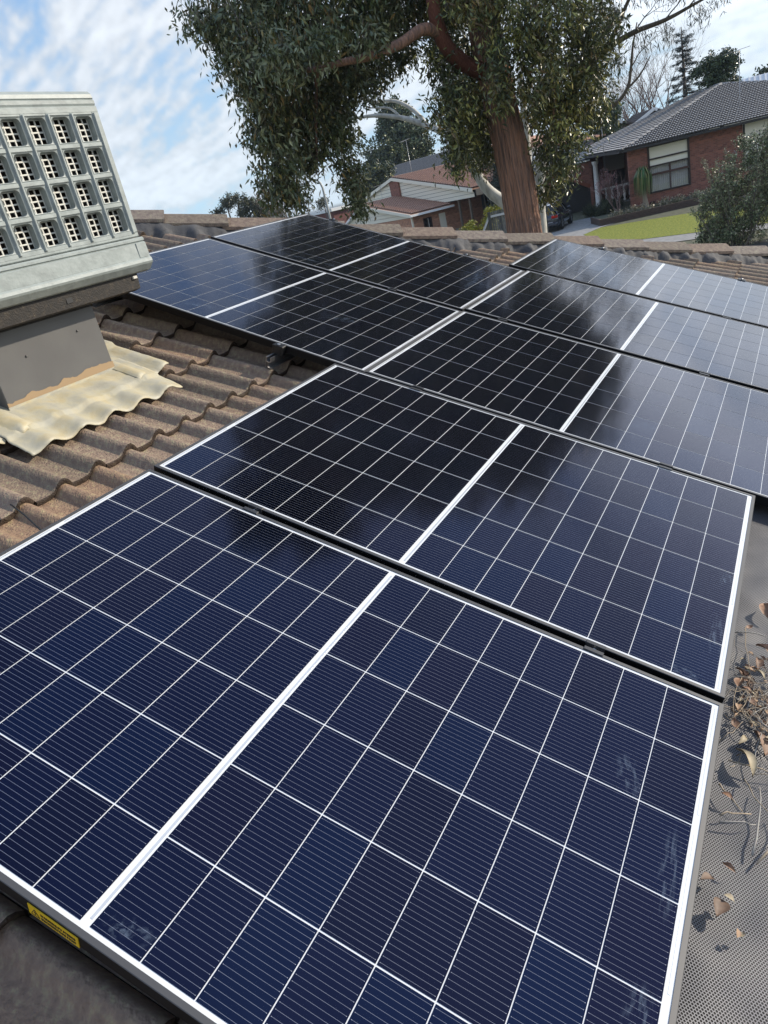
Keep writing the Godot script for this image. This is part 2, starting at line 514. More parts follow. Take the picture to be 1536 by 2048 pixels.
func tile_shape(st: SurfaceTool, c: int, r: int, clip: bool, fine: bool) -> void:
	var u1 := U0 + GAUGE * c + rng.randf_range(-0.004, 0.004)
	var ua := u1 - GAUGE - 0.05
	var va := V0 + 0.30 * r + 0.0015
	var n := 20 if fine else 12
	var lift := rng.randf_range(-0.002, 0.003)
	var twist := rng.randf_range(-0.004, 0.004)
	var top_t := []; var top_n := []; var bot_n := []; var mid := []
	for i in n + 1:
		var v := va + (0.297 * i) / n
		var h := roll_h(clampf(v, va + 0.0001, va + 0.2984))
		var e := v
		var e2 := v
		if clip:
			e = minf(v, hip_v(ua)); e2 = minf(v, hip_v(u1))
		var tw := twist * (float(i) / n - 0.5)
		var j := rng.randf_range(-0.0035, 0.0035) if fine else 0.0
		var j2 := rng.randf_range(-0.004, 0.003) if fine else 0.0
		top_t.append(Vector3(ua, -0.158 + h, -e))
		mid.append(Vector3(u1 - 0.004, -0.133 + h + lift + tw, -e2))
		top_n.append(Vector3(u1 + j, -0.136 + h + lift + tw, -e2))
		bot_n.append(Vector3(u1 - 0.006 + j2, -0.160 + h + lift + tw + j2, -e2))
	st.set_smooth_group(0)
	st.set_color(Color.WHITE)
	for i in n:
		quad(st, top_t[i], mid[i], mid[i + 1], top_t[i + 1])
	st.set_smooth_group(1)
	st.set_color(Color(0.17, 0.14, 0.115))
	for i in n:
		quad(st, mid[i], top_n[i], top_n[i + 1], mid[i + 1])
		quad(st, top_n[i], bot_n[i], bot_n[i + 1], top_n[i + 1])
	st.set_smooth_group(-1)
	quad(st, top_t[0] - Vector3(0, 0.016, 0), bot_n[0], mid[0], top_t[0])
	quad(st, bot_n[n], top_t[n] - Vector3(0, 0.016, 0), top_t[n], mid[n])

func covered(u: float, v: float) -> bool:
	for p in PANELS:
		if u > p[0] + 0.02 and u < p[0] + PL - 0.02 and v > p[1] + 0.02 and v < p[1] + PW - 0.02: return true
	return false

func build_roof() -> Node3D:
	var root := thing("tiled_house", "brown concrete tiled roof in front that carries the solar panels and the cooler", "house", Vector3.ZERO, RB)
	var mats := [M.tile, M.tile_b, M.tile_c, M.tile_d, M.tile]
	rng.seed = 12
	var hidden := st_new()
	for c in range(-11, 9):
		var u := U0 + GAUGE * c
		for r in range(-9, 24):
			var v := V0 + 0.30 * r
			if v > hip_v(u) + 0.02: continue
			var clip := v + 0.30 > hip_v(u - GAUGE - 0.05)
			var seen := false
			if u < 2.05 and u > -3.3 and v > -0.75:
				for a in [0.05, 0.2, 0.38]:
					for b in [0.0, 0.15, 0.3]:
						if not covered(u - a, v + b): seen = true
				if u < -1.25 and v < 2.0: seen = u > -2.2 and v > 0.6
				if u > 1.75: seen = v < 0.3
			if seen:
				var st := st_new()
				tile_shape(st, c, r, clip, true)
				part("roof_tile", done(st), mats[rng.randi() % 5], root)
			else:
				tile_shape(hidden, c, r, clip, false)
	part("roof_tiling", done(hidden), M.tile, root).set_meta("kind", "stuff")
	# the roof boards below, up to the hip
	var st2 := st_new()
	var ul := -4.3
	var ur := 2.62
	quad(st2, Vector3(ul, -0.19, 2.6), Vector3(ur, -0.19, 2.6), Vector3(ur, -0.19, -hip_v(ur)), Vector3(ul, -0.19, -hip_v(ul)))
	part("sarking", done(st2), M.deck, root)
	# the other face of the hip, mirrored in the upright plane through the hip line
	var h0 := RB * Vector3(0, -0.12, -hip_v(0.0))
	var mir := Basis(Vector3(0, 0, -1), Vector3(0, 1, 0), Vector3(-1, 0, 0))
	var tm := Transform3D(RB.inverse(), Vector3.ZERO) * Transform3D(mir, h0 - mir * h0) * Transform3D(RB, Vector3.ZERO)
	var far := st_new()
	for c in range(-9, 9):
		var u := U0 + GAUGE * c
		for r in range(0, 24):
			var v := V0 + 0.30 * r
			if v > hip_v(u) + 0.02 or v < hip_v(u) - 4.0: continue
			tile_shape(far, c, r, v + 0.30 > hip_v(u - GAUGE - 0.05), false)
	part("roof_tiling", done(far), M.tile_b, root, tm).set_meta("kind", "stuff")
	# ridge caps down the hip
	var hd := Vector3(1, 0, -0.9317).normalized()
	var upw := (RB.inverse() * Vector3.UP).normalized()
	var side := hd.cross(upw).normalized()            # to the far side
	var up2 := side.cross(hd).normalized()
	var caps := [M.cap, M.cap_b, M.cap_c]
	for k in range(-7, 14):
		var u1 := -2.37 + 0.325 * k
		var e := Vector3(u1, 0, -(0.926 * u1 + 6.08)) - Vector3(0, 0.022, 0)
		var s := e - hd * 0.485
		var st := st_new()
		var a0 := -0.006
		var jig := rng.randf_range(-0.006, 0.006)
		var prof := [Vector2(-0.128, -0.066), Vector2(-0.018, -0.004), Vector2(0.0, 0.0), Vector2(0.018, -0.004), Vector2(0.128, -0.066)]
		var inner := [Vector2(-0.128, -0.088), Vector2(-0.018, -0.026), Vector2(0.0, -0.022), Vector2(0.018, -0.026), Vector2(0.128, -0.088)]
		var P0 := []; var P1 := []; var Q0 := []; var Q1 := []
		for i in 5:
			var j := rng.randf_range(-0.003, 0.003)
			P0.append(s + side * prof[i].x * 0.96 + up2 * (prof[i].y - 0.012))
			Q0.append(s + side * inner[i].x * 0.96 + up2 * (inner[i].y - 0.012))
			P1.append(e + hd * j + side * prof[i].x + up2 * (prof[i].y + 0.012 + jig))
			Q1.append(e + hd * j + side * inner[i].x + up2 * (inner[i].y + 0.012 + jig))
		for i in 4:
			quad(st, P0[i], P0[i + 1], P1[i + 1], P1[i])
			quad(st, Q1[i], Q1[i + 1], Q0[i + 1], Q0[i])
			quad(st, P1[i], P1[i + 1], Q1[i + 1], Q1[i])
			quad(st, Q0[i], Q0[i + 1], P0[i + 1], P0[i])
		for q in [0, 4]:
			quad_out(st, P0[q], P1[q], Q1[q], Q0[q], (P0[2] + P1[2]) * 0.5)
		part("ridge_cap", done(st), caps[(k + 9) % 3], root)
	# grey bedding below the caps, with a broken lower edge that follows the tiles
	var nz := FastNoiseLite.new()
	nz.seed = 4; nz.frequency = 4.0; nz.fractal_octaves = 4
	var stm := st_new(true)
	var rows := []
	var steps := 420
	for i in steps + 1:
		var u := -4.3 + 6.7 * i / steps
		var c := Vector3(u, -0.022, -(0.926 * u + 6.08))
		var row := []
		for k in 6:
			var f := k / 5.0
			var w := 0.07 + f * (0.115 + 0.06 * nz.get_noise_1d(u * 1.3) + 0.03 * nz.get_noise_1d(u * 5.0 + 40.0))
			var p := c + side * w + up2 * (-0.05 - 0.062 * f)
			p.y += 0.004 * nz.get_noise_2d(u * 3.0, f * 2.0 + 7.0)
			var th := tile_h(p.x, -p.z)
			if k > 2: p.y = lerpf(p.y, th + 0.010, (k - 2) / 3.0)
			if k == 5: p.y = th - 0.012
			row.append(p)
		rows.append(row)
	for i in steps:
		for k in 5:
			quad(stm, rows[i][k], rows[i][k + 1], rows[i + 1][k + 1], rows[i + 1][k])
	part("bedding_mortar", done(stm), M.mortar, root)
	# eaves: fascia, gutter and walls under the roof
	var st3 := st_new()
	box(st3, Vector3(2.56, -0.30, -1.6), Vector3(0.03, 0.24, 8.4))
	part("fascia", done(st3), M.cream, root)
	var gut := []
	for p in [[2.58, -0.12], [2.585, -0.25], [2.68, -0.29], [2.72, -0.25], [2.725, -0.16], [2.715, -0.16], [2.71, -0.245], [2.675, -0.28], [2.595, -0.243], [2.59, -0.12]]:
		gut.append(Vector2(p[0], p[1]))
	part("gutter", pmesh(gut, -5.8, 2.6), M.cream, root)
	var inv := RB.inverse()
	var wall := st_new()
	box(wall, inv * Vector3(1.95, -2.25, 1.0), Vector3(0.11, 2.3, 8.2), 0.0, inv)
	part("wall", done(wall), M.brick, root)
	return root

func build_net() -> void:
	# leaf guard netting laid from the tiles out over the gutter
	var nz := FastNoiseLite.new()
	nz.seed = 15; nz.frequency = 2.6; nz.fractal_octaves = 3
	var st := st_new(true)
	var nu := 44
	var nv := 260
	var g := []
	for i in nu + 1:
		var row := []
		for k in nv + 1:
			var u := 1.66 + 1.04 * i / nu
			var v := -1.3 + 5.6 * k / nv
			var h := -0.078 + 0.002 * sin(TAU * (v - V0 - 0.04) / 0.15) + 0.008 * nz.get_noise_2d(u * 1.2, v * 1.3) + 0.003 * nz.get_noise_2d(u * 3.0 + 9.0, v * 3.0)
			if u > 2.45: h -= (u - 2.45) * 0.12
			row.append(Vector3(u, h, -v))
		g.append(row)
	for i in nu:
		for k in nv:
			var uv := []
			for q in [[i, k], [i + 1, k], [i + 1, k + 1], [i, k + 1]]:
				uv.append(Vector2((1.04 * q[0] / nu) / 0.0056, (5.6 * q[1] / nv) / 0.0098))
			quad_uv(st, [g[i][k], g[i + 1][k], g[i + 1][k + 1], g[i][k + 1]], uv)
	var o := thing("gutter_netting", "", "", Vector3.ZERO, RB)
	part("net", done(st), M.net, o)
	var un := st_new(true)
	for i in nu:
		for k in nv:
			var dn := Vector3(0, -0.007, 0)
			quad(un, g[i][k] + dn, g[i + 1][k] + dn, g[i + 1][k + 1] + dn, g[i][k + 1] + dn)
	part("net_shade_sheet", done(un), M.net_shade, o)  # added dark sheet so the net holes read as shaded
	tag(o, "black plastic leaf guard netting along the lower edge of the tiles, right of the panels", "netting")

func build_litter() -> void:
	rng.seed = 77
	# dry leaves, curled lens shapes
	var shapes := []
	for q in 4:
		var st := st_new(true)
		var n := 6
		var a := []; var b := []; var m := []
		for i in n + 1:
			var t := float(i) / n
			var w: float = sin(PI * pow(t, 0.8)) * [0.34, 0.22, 0.28, 0.18][q]
			var y: float = [0.12, 0.2, -0.1, 0.26][q] * sin(PI * t) + [0.1, 0.0, 0.16, 0.05][q] * t * t
			m.append(Vector3(t - 0.5, y - 0.07, 0.03 * sin(t * 5.0)))
			a.append(Vector3(t - 0.5, y + w * 0.35, w))
			b.append(Vector3(t - 0.5, y + w * 0.55, -w))
		for i in n:
			quad(st, m[i], a[i], a[i + 1], m[i + 1])
			quad(st, b[i], m[i], m[i + 1], b[i + 1])
		shapes.append(done(st))
	var places := [[1.862, 1.460, 0.085, 0], [1.850, 1.672, 0.075, 0], [1.835, 1.035, 0.075, 3], [1.862, 1.115, 0.07, 1], [1.818, 0.640, 0.045, 4], [1.86, 0.61, 0.018, 3], [1.842, 1.41, 0.05, 1]]
	for i in 120:
		var g := absf(rng.randfn(0.0, 0.085))
		places.append([1.80 + rng.randf() * 0.16, 1.255 + (g if rng.randf() < 0.6 else -g * 0.8), rng.randf_range(0.012, 0.038), rng.randi() % 5])
	for i in 14:
		places.append([1.79 + rng.randf() * 0.16, rng.randf_range(0.55, 1.9), rng.randf_range(0.012, 0.035), rng.randi() % 5])
	for i in places.size():
		var p: Array = places[i]
		var b := Basis(Vector3.UP, rng.randf() * TAU) * Basis(Vector3.RIGHT, rng.randf_range(-0.6, 0.6))
		var y := -0.066 + (rng.randf() * 0.02 if i > 6 else 0.012)
		var o := part("dry_leaf", shapes[rng.randi() % 4], M.dry_leaf[p[3]], self, Transform3D(RB * b.scaled(Vector3.ONE * p[2]), RB * Vector3(p[0], y, -p[1])))
		var lb := "small curled dry brown leaf lying on the black gutter netting among other litter"
		var named := ["large curled brown leaf at the right edge, just above the leaf pile", "tan folded leaf strip on the netting at the right edge, highest of the large leaves", "pale crumpled leaf on the netting just below the leaf pile, touching the panel side", "long brown leaf lying among twigs at the lower edge of the leaf pile", "small dark curled leaf alone on the netting near the bottom right", "tiny white scrap lying alone on the netting at the bottom right", "narrow brown leaf between the leaf pile and the large curled leaf"]
		if i < named.size(): tag(o, named[i], "dry leaf")
		else: tag(o, lb, "dry leaf", "dry leaves on the gutter netting")
	var cb := part("cable", tmesh([Vector3(-0.29, -0.100, -0.842), Vector3(-0.20, -0.088, -0.817), Vector3(-0.11, -0.088, -0.793), Vector3(0.03, -0.080, -0.755)], [0.003, 0.003, 0.003, 0.003], 6), M.ink, self, Transform3D(RB, Vector3.ZERO))
	tag(cb, "short black cable running from the tiles under the nearest panel's left edge", "cable")
	# twigs
	var tw := [[1.870, 0.80, 1.872, 0.985, 0.0022], [1.880, 0.785, 1.905, 0.93, 0.0022], [1.790, 0.945, 1.842, 0.895, 0.0018], [1.80, 0.842, 1.87, 0.875, 0.0016], [1.80, 0.86, 1.86, 0.90, 0.0020], [1.84, 0.99, 1.93, 0.90, 0.0014], [1.775, 1.52, 1.90, 1.56, 0.0016], [1.80, 1.56, 1.83, 1.34, 0.0012], [1.80, 1.02, 1.93, 1.045, 0.0018]]
	for i in 80:
		var a := rng.randf() * TAU
		var l := rng.randf_range(0.02, 0.085)
		var c := Vector2(1.80 + rng.randf() * 0.16, 1.24 + rng.randfn(0.0, 0.10))
		tw.append([c.x - cos(a) * l, c.y - sin(a) * l, c.x + cos(a) * l, c.y + sin(a) * l, rng.randf_range(0.0005, 0.0014)])
	for i in tw.size():
		var p: Array = tw[i]
		var pts := []
		var rad := []
		var wob := rng.randf_range(-0.02, 0.02)
		for k in 6:
			var t := k / 5.0
			var u: float = lerpf(p[0], p[2], t) + wob * sin(PI * t)
			var v: float = lerpf(p[1], p[3], t) + wob * 0.5 * sin(PI * t)
			pts.append(Vector3(maxf(u, 1.775), -0.064 + (0.026 if i > 8 else 0.010) * rng.randf() + 0.006 * sin(PI * t), -v))
			rad.append(p[4] * (1.15 - 0.5 * t))
		var o := part("twig", tmesh(pts, rad, 5), M.twig if i % 3 else M.twig_grey, self, Transform3D(RB, Vector3.ZERO))
		if i == 0: tag(o, "straight pale twig lying along the netting, nearest the panel among two beside each other", "twig")
		elif i == 1: tag(o, "bent pale twig reaching the photo's right edge below the leaf pile", "twig")
		else: tag(o, "thin dry twig tangled in the litter on the gutter netting", "twig", "twigs on the gutter netting")

# ------------------------------------------------------------------ solar panels
func rail_box(st: SurfaceTool, x0: float, x1: float, y0: float, y1: float, z0: float, z1: float) -> void:
	box(st, Vector3((x0 + x1) * 0.5, (y0 + y1) * 0.5, (z0 + z1) * 0.5), Vector3(x1 - x0, y1 - y0, z1 - z0))

func make_panel() -> Node3D:
	var root := Node3D.new()
	var lip := 0.011
	var st := st_new()
	# the top lips, mitred, and the side walls
	var o := [Vector2(0, 0), Vector2(PL, 0), Vector2(PL, PW), Vector2(0, PW)]
	var inn := [Vector2(lip, lip), Vector2(PL - lip, lip), Vector2(PL - lip, PW - lip), Vector2(lip, PW - lip)]
	var e := 0.0012
	for i in 4:
		var k := (i + 1) % 4
		var c := Vector2(PL, PW) * 0.5
		var oi: Vector2 = o[i] + (c - o[i]).sign() * e
		var ok: Vector2 = o[k] + (c - o[k]).sign() * e
		quad(st, Vector3(oi.x, 0, -oi.y), Vector3(ok.x, 0, -ok.y), Vector3(inn[k].x, 0, -inn[k].y), Vector3(inn[i].x, 0, -inn[i].y))
		quad(st, Vector3(o[i].x, -e, -o[i].y), Vector3(o[k].x, -e, -o[k].y), Vector3(ok.x, 0, -ok.y), Vector3(oi.x, 0, -oi.y))
		quad(st, Vector3(inn[i].x, 0, -inn[i].y), Vector3(inn[k].x, 0, -inn[k].y), Vector3(inn[k].x, -0.003, -inn[k].y), Vector3(inn[i].x, -0.003, -inn[i].y))
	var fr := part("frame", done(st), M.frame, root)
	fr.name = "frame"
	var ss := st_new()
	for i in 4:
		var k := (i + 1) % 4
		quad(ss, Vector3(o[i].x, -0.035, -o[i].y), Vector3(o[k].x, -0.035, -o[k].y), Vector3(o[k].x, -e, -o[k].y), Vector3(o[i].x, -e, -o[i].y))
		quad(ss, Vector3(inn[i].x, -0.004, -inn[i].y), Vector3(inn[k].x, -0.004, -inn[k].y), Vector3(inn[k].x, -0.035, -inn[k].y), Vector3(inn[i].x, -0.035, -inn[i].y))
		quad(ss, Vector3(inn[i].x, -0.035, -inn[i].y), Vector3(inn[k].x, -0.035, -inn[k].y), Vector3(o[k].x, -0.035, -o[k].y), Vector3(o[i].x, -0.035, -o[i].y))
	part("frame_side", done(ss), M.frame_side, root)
	part("backsheet", bmesh(Vector3(PL * 0.5, -0.0045, -PW * 0.5), Vector3(PL - 2 * lip, 0.005, PW - 2 * lip)), M.backsheet, root)
	# ribbons down the middle and in both end margins
	var rb := st_new()
	box(rb, Vector3(PL * 0.5 + 0.003, -0.0018, -PW * 0.5), Vector3(0.005, 0.0006, PW - 0.06))
	part("ribbon", done(rb), M.ribbon, root)
	for x in [lip + 0.006, PL - lip - 0.006]:
		for k in 3:
			var r2 := st_new()
			box(r2, Vector3(x, -0.0018, -PW * (k + 0.5) / 3.0), Vector3(0.004, 0.0006, PW / 3.0 - 0.05))
			part("ribbon", done(r2), M.ribbon, root)
	# half cells
	var du := (PL - 2 * lip - 0.028 - 0.018) / 16.0
	var dv := (PW - 2 * lip - 0.014) / 6.0
	var cw := du - 0.0022
	var ch := dv - 0.0034
	var stc := st_new()
	quad_uv(stc, [Vector3(-cw / 2, 0, ch / 2), Vector3(cw / 2, 0, ch / 2), Vector3(cw / 2, 0, -ch / 2), Vector3(-cw / 2, 0, -ch / 2)], [Vector2(0, 0), Vector2(0, 1), Vector2(1, 1), Vector2(1, 0)])
	var cm := done(stc)
	for i in 16:
		var u := lip + 0.014 + du * (i + 0.5) + (0.018 if i >= 8 else 0.0)
		for k in 6:
			var v := lip + 0.007 + dv * (k + 0.5)
			part("solar_cell", cm, M.cells[rng.randi() % 5], root, Transform3D(Basis(), Vector3(u, -0.0012, -v)))
	return root

func build_panels() -> void:
	rng.seed = 31
	var labels := ["nearest solar panel, with the yellow warning label on its near side",
		"second solar panel from the front, its right end above the gutter netting",
		"third panel from the front in the right column, cut by the photo's edge",
		"fourth panel from the front in the right column, last but one",
		"farthest panel of the right column, under the hip caps, reflecting bright sky",
		"nearer panel of the left column, beside the cooler, with a rail end showing",
		"farther panel of the left column, its corner reaching the hip caps"]
	for i in PANELS.size():
		var root := make_panel()
		root.name = numbered("solar_panel")
		add_child(root)
		tag(root, labels[i], "solar panel", "solar panels on the tiled roof")
		var b := Basis()
		var y := 0.0
		if i >= 5:
			b = Basis(Vector3.BACK, -0.018)
			y = 0.020
		root.transform = Transform3D(RB * b, RB * Vector3(PANELS[i][0], y, -PANELS[i][1]))
		if i == 0: warning_label(root)
		smudges(root, i)

# finger marks and wiped dust left on the glass
func smudges(root: Node3D, i: int) -> void:
	var marks: Array = [[[1.712, 0.62, 0.05, 0.24, 0.05], [1.705, 0.34, 0.06, 0.14, 0.0], [1.60, 0.80, 0.07, 0.13, 0.4], [0.95, 0.045, 0.11, 0.05, 0.2]],
		[[1.715, 0.24, 0.05, 0.26, 0.05], [1.715, 0.52, 0.05, 0.12, 0.0], [1.66, 0.035, 0.13, 0.04, 0.0]],
		[[1.15, 0.30, 0.16, 0.10, 0.3]], [], [],
		[[0.75, 0.12, 0.22, 0.08, 0.3], [1.35, 0.50, 0.22, 0.09, 0.3]],
		[[1.60, 0.55, 0.05, 0.62, 0.12], [0.10, 0.70, 0.05, 0.55, 0.06], [0.70, 0.10, 0.55, 0.05, 0.05]]][i]
	for q in marks:
		var st := st_new()
		var b := Basis(Vector3.UP, q[4])
		var c := Vector3(q[0], -0.0004, -q[1])
		quad_uv(st, [c + b * Vector3(-q[2], 0, q[3]) * 0.5, c + b * Vector3(q[2], 0, q[3]) * 0.5, c + b * Vector3(q[2], 0, -q[3]) * 0.5, c + b * Vector3(-q[2], 0, -q[3]) * 0.5], [Vector2(0, 0), Vector2(1, 0), Vector2(1, 1), Vector2(0, 1)])
		part("smudge", done(st), M.smudge[rng.randi() % 3], root)

func smudge_mat(sd: int) -> StandardMaterial3D:
	var n := FastNoiseLite.new()
	n.seed = sd; n.frequency = 0.05; n.fractal_octaves = 5; n.fractal_gain = 0.6
	n.domain_warp_enabled = true
	n.domain_warp_amplitude = 24.0
	n.domain_warp_frequency = 0.02
	var w := 96
	var im := Image.create(w, w, false, Image.FORMAT_RGBA8)
	for y in w:
		for x in w:
			var p := Vector2(x - w * 0.5, y - w * 0.5) / (w * 0.5)
			var f := clampf(1.25 - p.length() * 1.35, 0.0, 1.0)
			var v := smoothstep(0.42, 0.85, n.get_noise_2d(x, y * 0.55) * 0.5 + 0.5)
			im.set_pixel(x, y, Color(0.60, 0.68, 0.78, 0.22 * f * v))
	var m := StandardMaterial3D.new()
	m.albedo_texture = ImageTexture.create_from_image(im)
	m.transparency = BaseMaterial3D.TRANSPARENCY_ALPHA
	m.roughness = 0.6
	m.metallic_specular = 0.2
	return m

func warning_label(root: Node3D) -> void:
	var lab := part("warning_label", bmesh(Vector3(0.8315, -0.0215, 0.0012), Vector3(0.110, 0.029, 0.0014)), M.label, root)
	lab.set_meta("label", "yellow warning label on the panel's dark side")
	var f := SystemFont.new()
	f.font_names = PackedStringArray(["Droid Sans"])
	f.font_weight = 700
	var rows := [["WARNING:PV STRING", -0.0165], ["DISCONNECTION POINT", -0.0275]]
	for r in rows:
		var t := TextMesh.new()
		t.text = r[0]
		t.font = f
		t.font_size = 32
		t.depth = 0.0006
		t.pixel_size = 0.00026
		t.curve_step = 1.0
		t.horizontal_alignment = HORIZONTAL_ALIGNMENT_CENTER
		var w: float = t.get_aabb().size.x
		var k := 0.076 / maxf(w, 0.001)
		part("lettering", t, M.ink, lab, Transform3D(Basis.from_scale(Vector3(k, 1.05, 1.0)), Vector3(0.843, r[1], 0.0023)))
	var s := st_new()
	var tr := [Vector3(0.782, -0.031, 0.0022), Vector3(0.801, -0.031, 0.0022), Vector3(0.7915, -0.0125, 0.0022)]
	for i in 3: bar(s, tr[i], tr[(i + 1) % 3], 0.0006, 0.0013, Vector3.BACK.cross(tr[(i + 1) % 3] - tr[i]).normalized())
	for q in [[0.7930, -0.0165, 0.7895, -0.0225], [0.7895, -0.0225, 0.7935, -0.0225], [0.7935, -0.0225, 0.7905, -0.0290]]:
		var a := Vector3(q[0], q[1], 0.0022)
		var e := Vector3(q[2], q[3], 0.0022)
		bar(s, a, e, 0.0006, 0.0013, Vector3.BACK.cross(e - a).normalized())
	part("hazard_sign", done(s), M.ink, lab)

func build_clamps_and_rails() -> void:
	var spots := [[0.394, 1.145, "between the nearest two panels, upper one"], [1.444, 1.145, "between the nearest two panels, lower one near the netting"], [0.399, 2.297, "between the second and third panels, left one"], [1.439, 2.297, "between the second and third panels, right one"],
		[0.372, 3.466, "between the third and fourth panels, left one"], [1.446, 3.466, "between the third and fourth panels, right one"], [0.37, 4.634, "between the two farthest panels of the right column, left one"], [1.446, 4.634, "between the two farthest panels of the right column, right one"],
		[-0.314, 3.477, "between the two left column panels, right one"], [-1.405, 3.477, "between the two left column panels, left one beside the blue panel"]]
	for s in spots:
		var t := thing("mid_clamp", "black mid clamp " + s[2], "clamp", RB * Vector3(s[0], 0, -s[1]), RB, "mid clamps between the panels")
		var p := st_new()
		for k in [-1, 1]:
			box(p, Vector3(0, 0.0017, k * 0.0135), Vector3(0.05, 0.003, 0.013), 0.0008)
			box(p, Vector3(0, -0.008, k * 0.0085), Vector3(0.05, 0.020, 0.003))
		box(p, Vector3(0, -0.018, 0), Vector3(0.05, 0.003, 0.018))
		part("clamp_plate", done(p), M.clamp, t)
		part("bolt_head", lathe([[0.0, -0.0165], [0.0075, -0.0165], [0.0078, -0.007], [0.0068, -0.006], [0.0042, -0.006], [0.0040, -0.011], [0.0, -0.011]], 12), M.steel, t)
	var ends := [[0.389, 5.7853, 1, "on the far edge of the farthest right panel, left one"], [1.445, 5.7853, 1, "on the far edge of the farthest right panel, right one"], [-0.319, 4.629, 1, "on the far edge of the farthest left panel, right one"], [-1.405, 4.629, 1, "on the far edge of the farthest left panel, left one"],
		[-0.305, 2.324, -1, "holding the blue panel's near edge above the rail end"]]
	for s in ends:
		var hz := -0.008 if s[0] > -1.0 and s[0] < 0.0 else (0.015 if s[0] < -1.0 else 0.0)
		var t := thing("end_clamp", "black end clamp " + s[3], "clamp", RB * Vector3(s[0], hz, -s[1]), RB, "end clamps at the panel edges")
		var k := -float(s[2])
		var p := st_new()
		box(p, Vector3(0, 0.002, k * 0.010), Vector3(0.055, 0.004, 0.045), 0.001)
		box(p, Vector3(0, -0.020, k * 0.016), Vector3(0.055, 0.040, 0.028), 0.001)
		part("clamp_plate", done(p), M.black_metal, t)
		part("bolt_head", lathe([[0.0, 0.004], [0.008, 0.004], [0.008, 0.010], [0.0, 0.010]], 6), M.steel, t, Transform3D(Basis(), Vector3(0, 0, k * 0.018)))
	var rails := [[0.39, -0.05, 5.86, "upper rail under the right column of panels"], [1.445, -0.05, 5.86, "lower rail under the right column of panels"], [-0.305, 2.235, 4.70, "silver rail end poking out below the blue left panel"], [-1.405, 2.27, 4.70, "upper rail under the left column of panels"]]
	for s in rails:
		var t := thing("mounting_rail", s[3], "rail", RB * Vector3(s[0], -0.044 if s[0] < 0.0 else -0.036, 0), RB, "aluminium rails under the panels")
		var p := st_new()
		var z0: float = -s[2]
		var z1: float = -s[1]
		rail_box(p, -0.020, -0.0175, -0.050, 0.0, z0, z1)
		rail_box(p, 0.004, 0.0065, -0.022, 0.0, z0, z1)
		rail_box(p, -0.0175, 0.004, -0.024, -0.0215, z0, z1)
		rail_box(p, -0.010, -0.0075, -0.050, -0.024, z0, z1)
		rail_box(p, -0.0075, 0.010, -0.052, -0.0495, z0, z1)
		rail_box(p, -0.0175, -0.012, -0.003, 0.0, z0, z1)
		part("rail_profile", done(p), M.rail, t)

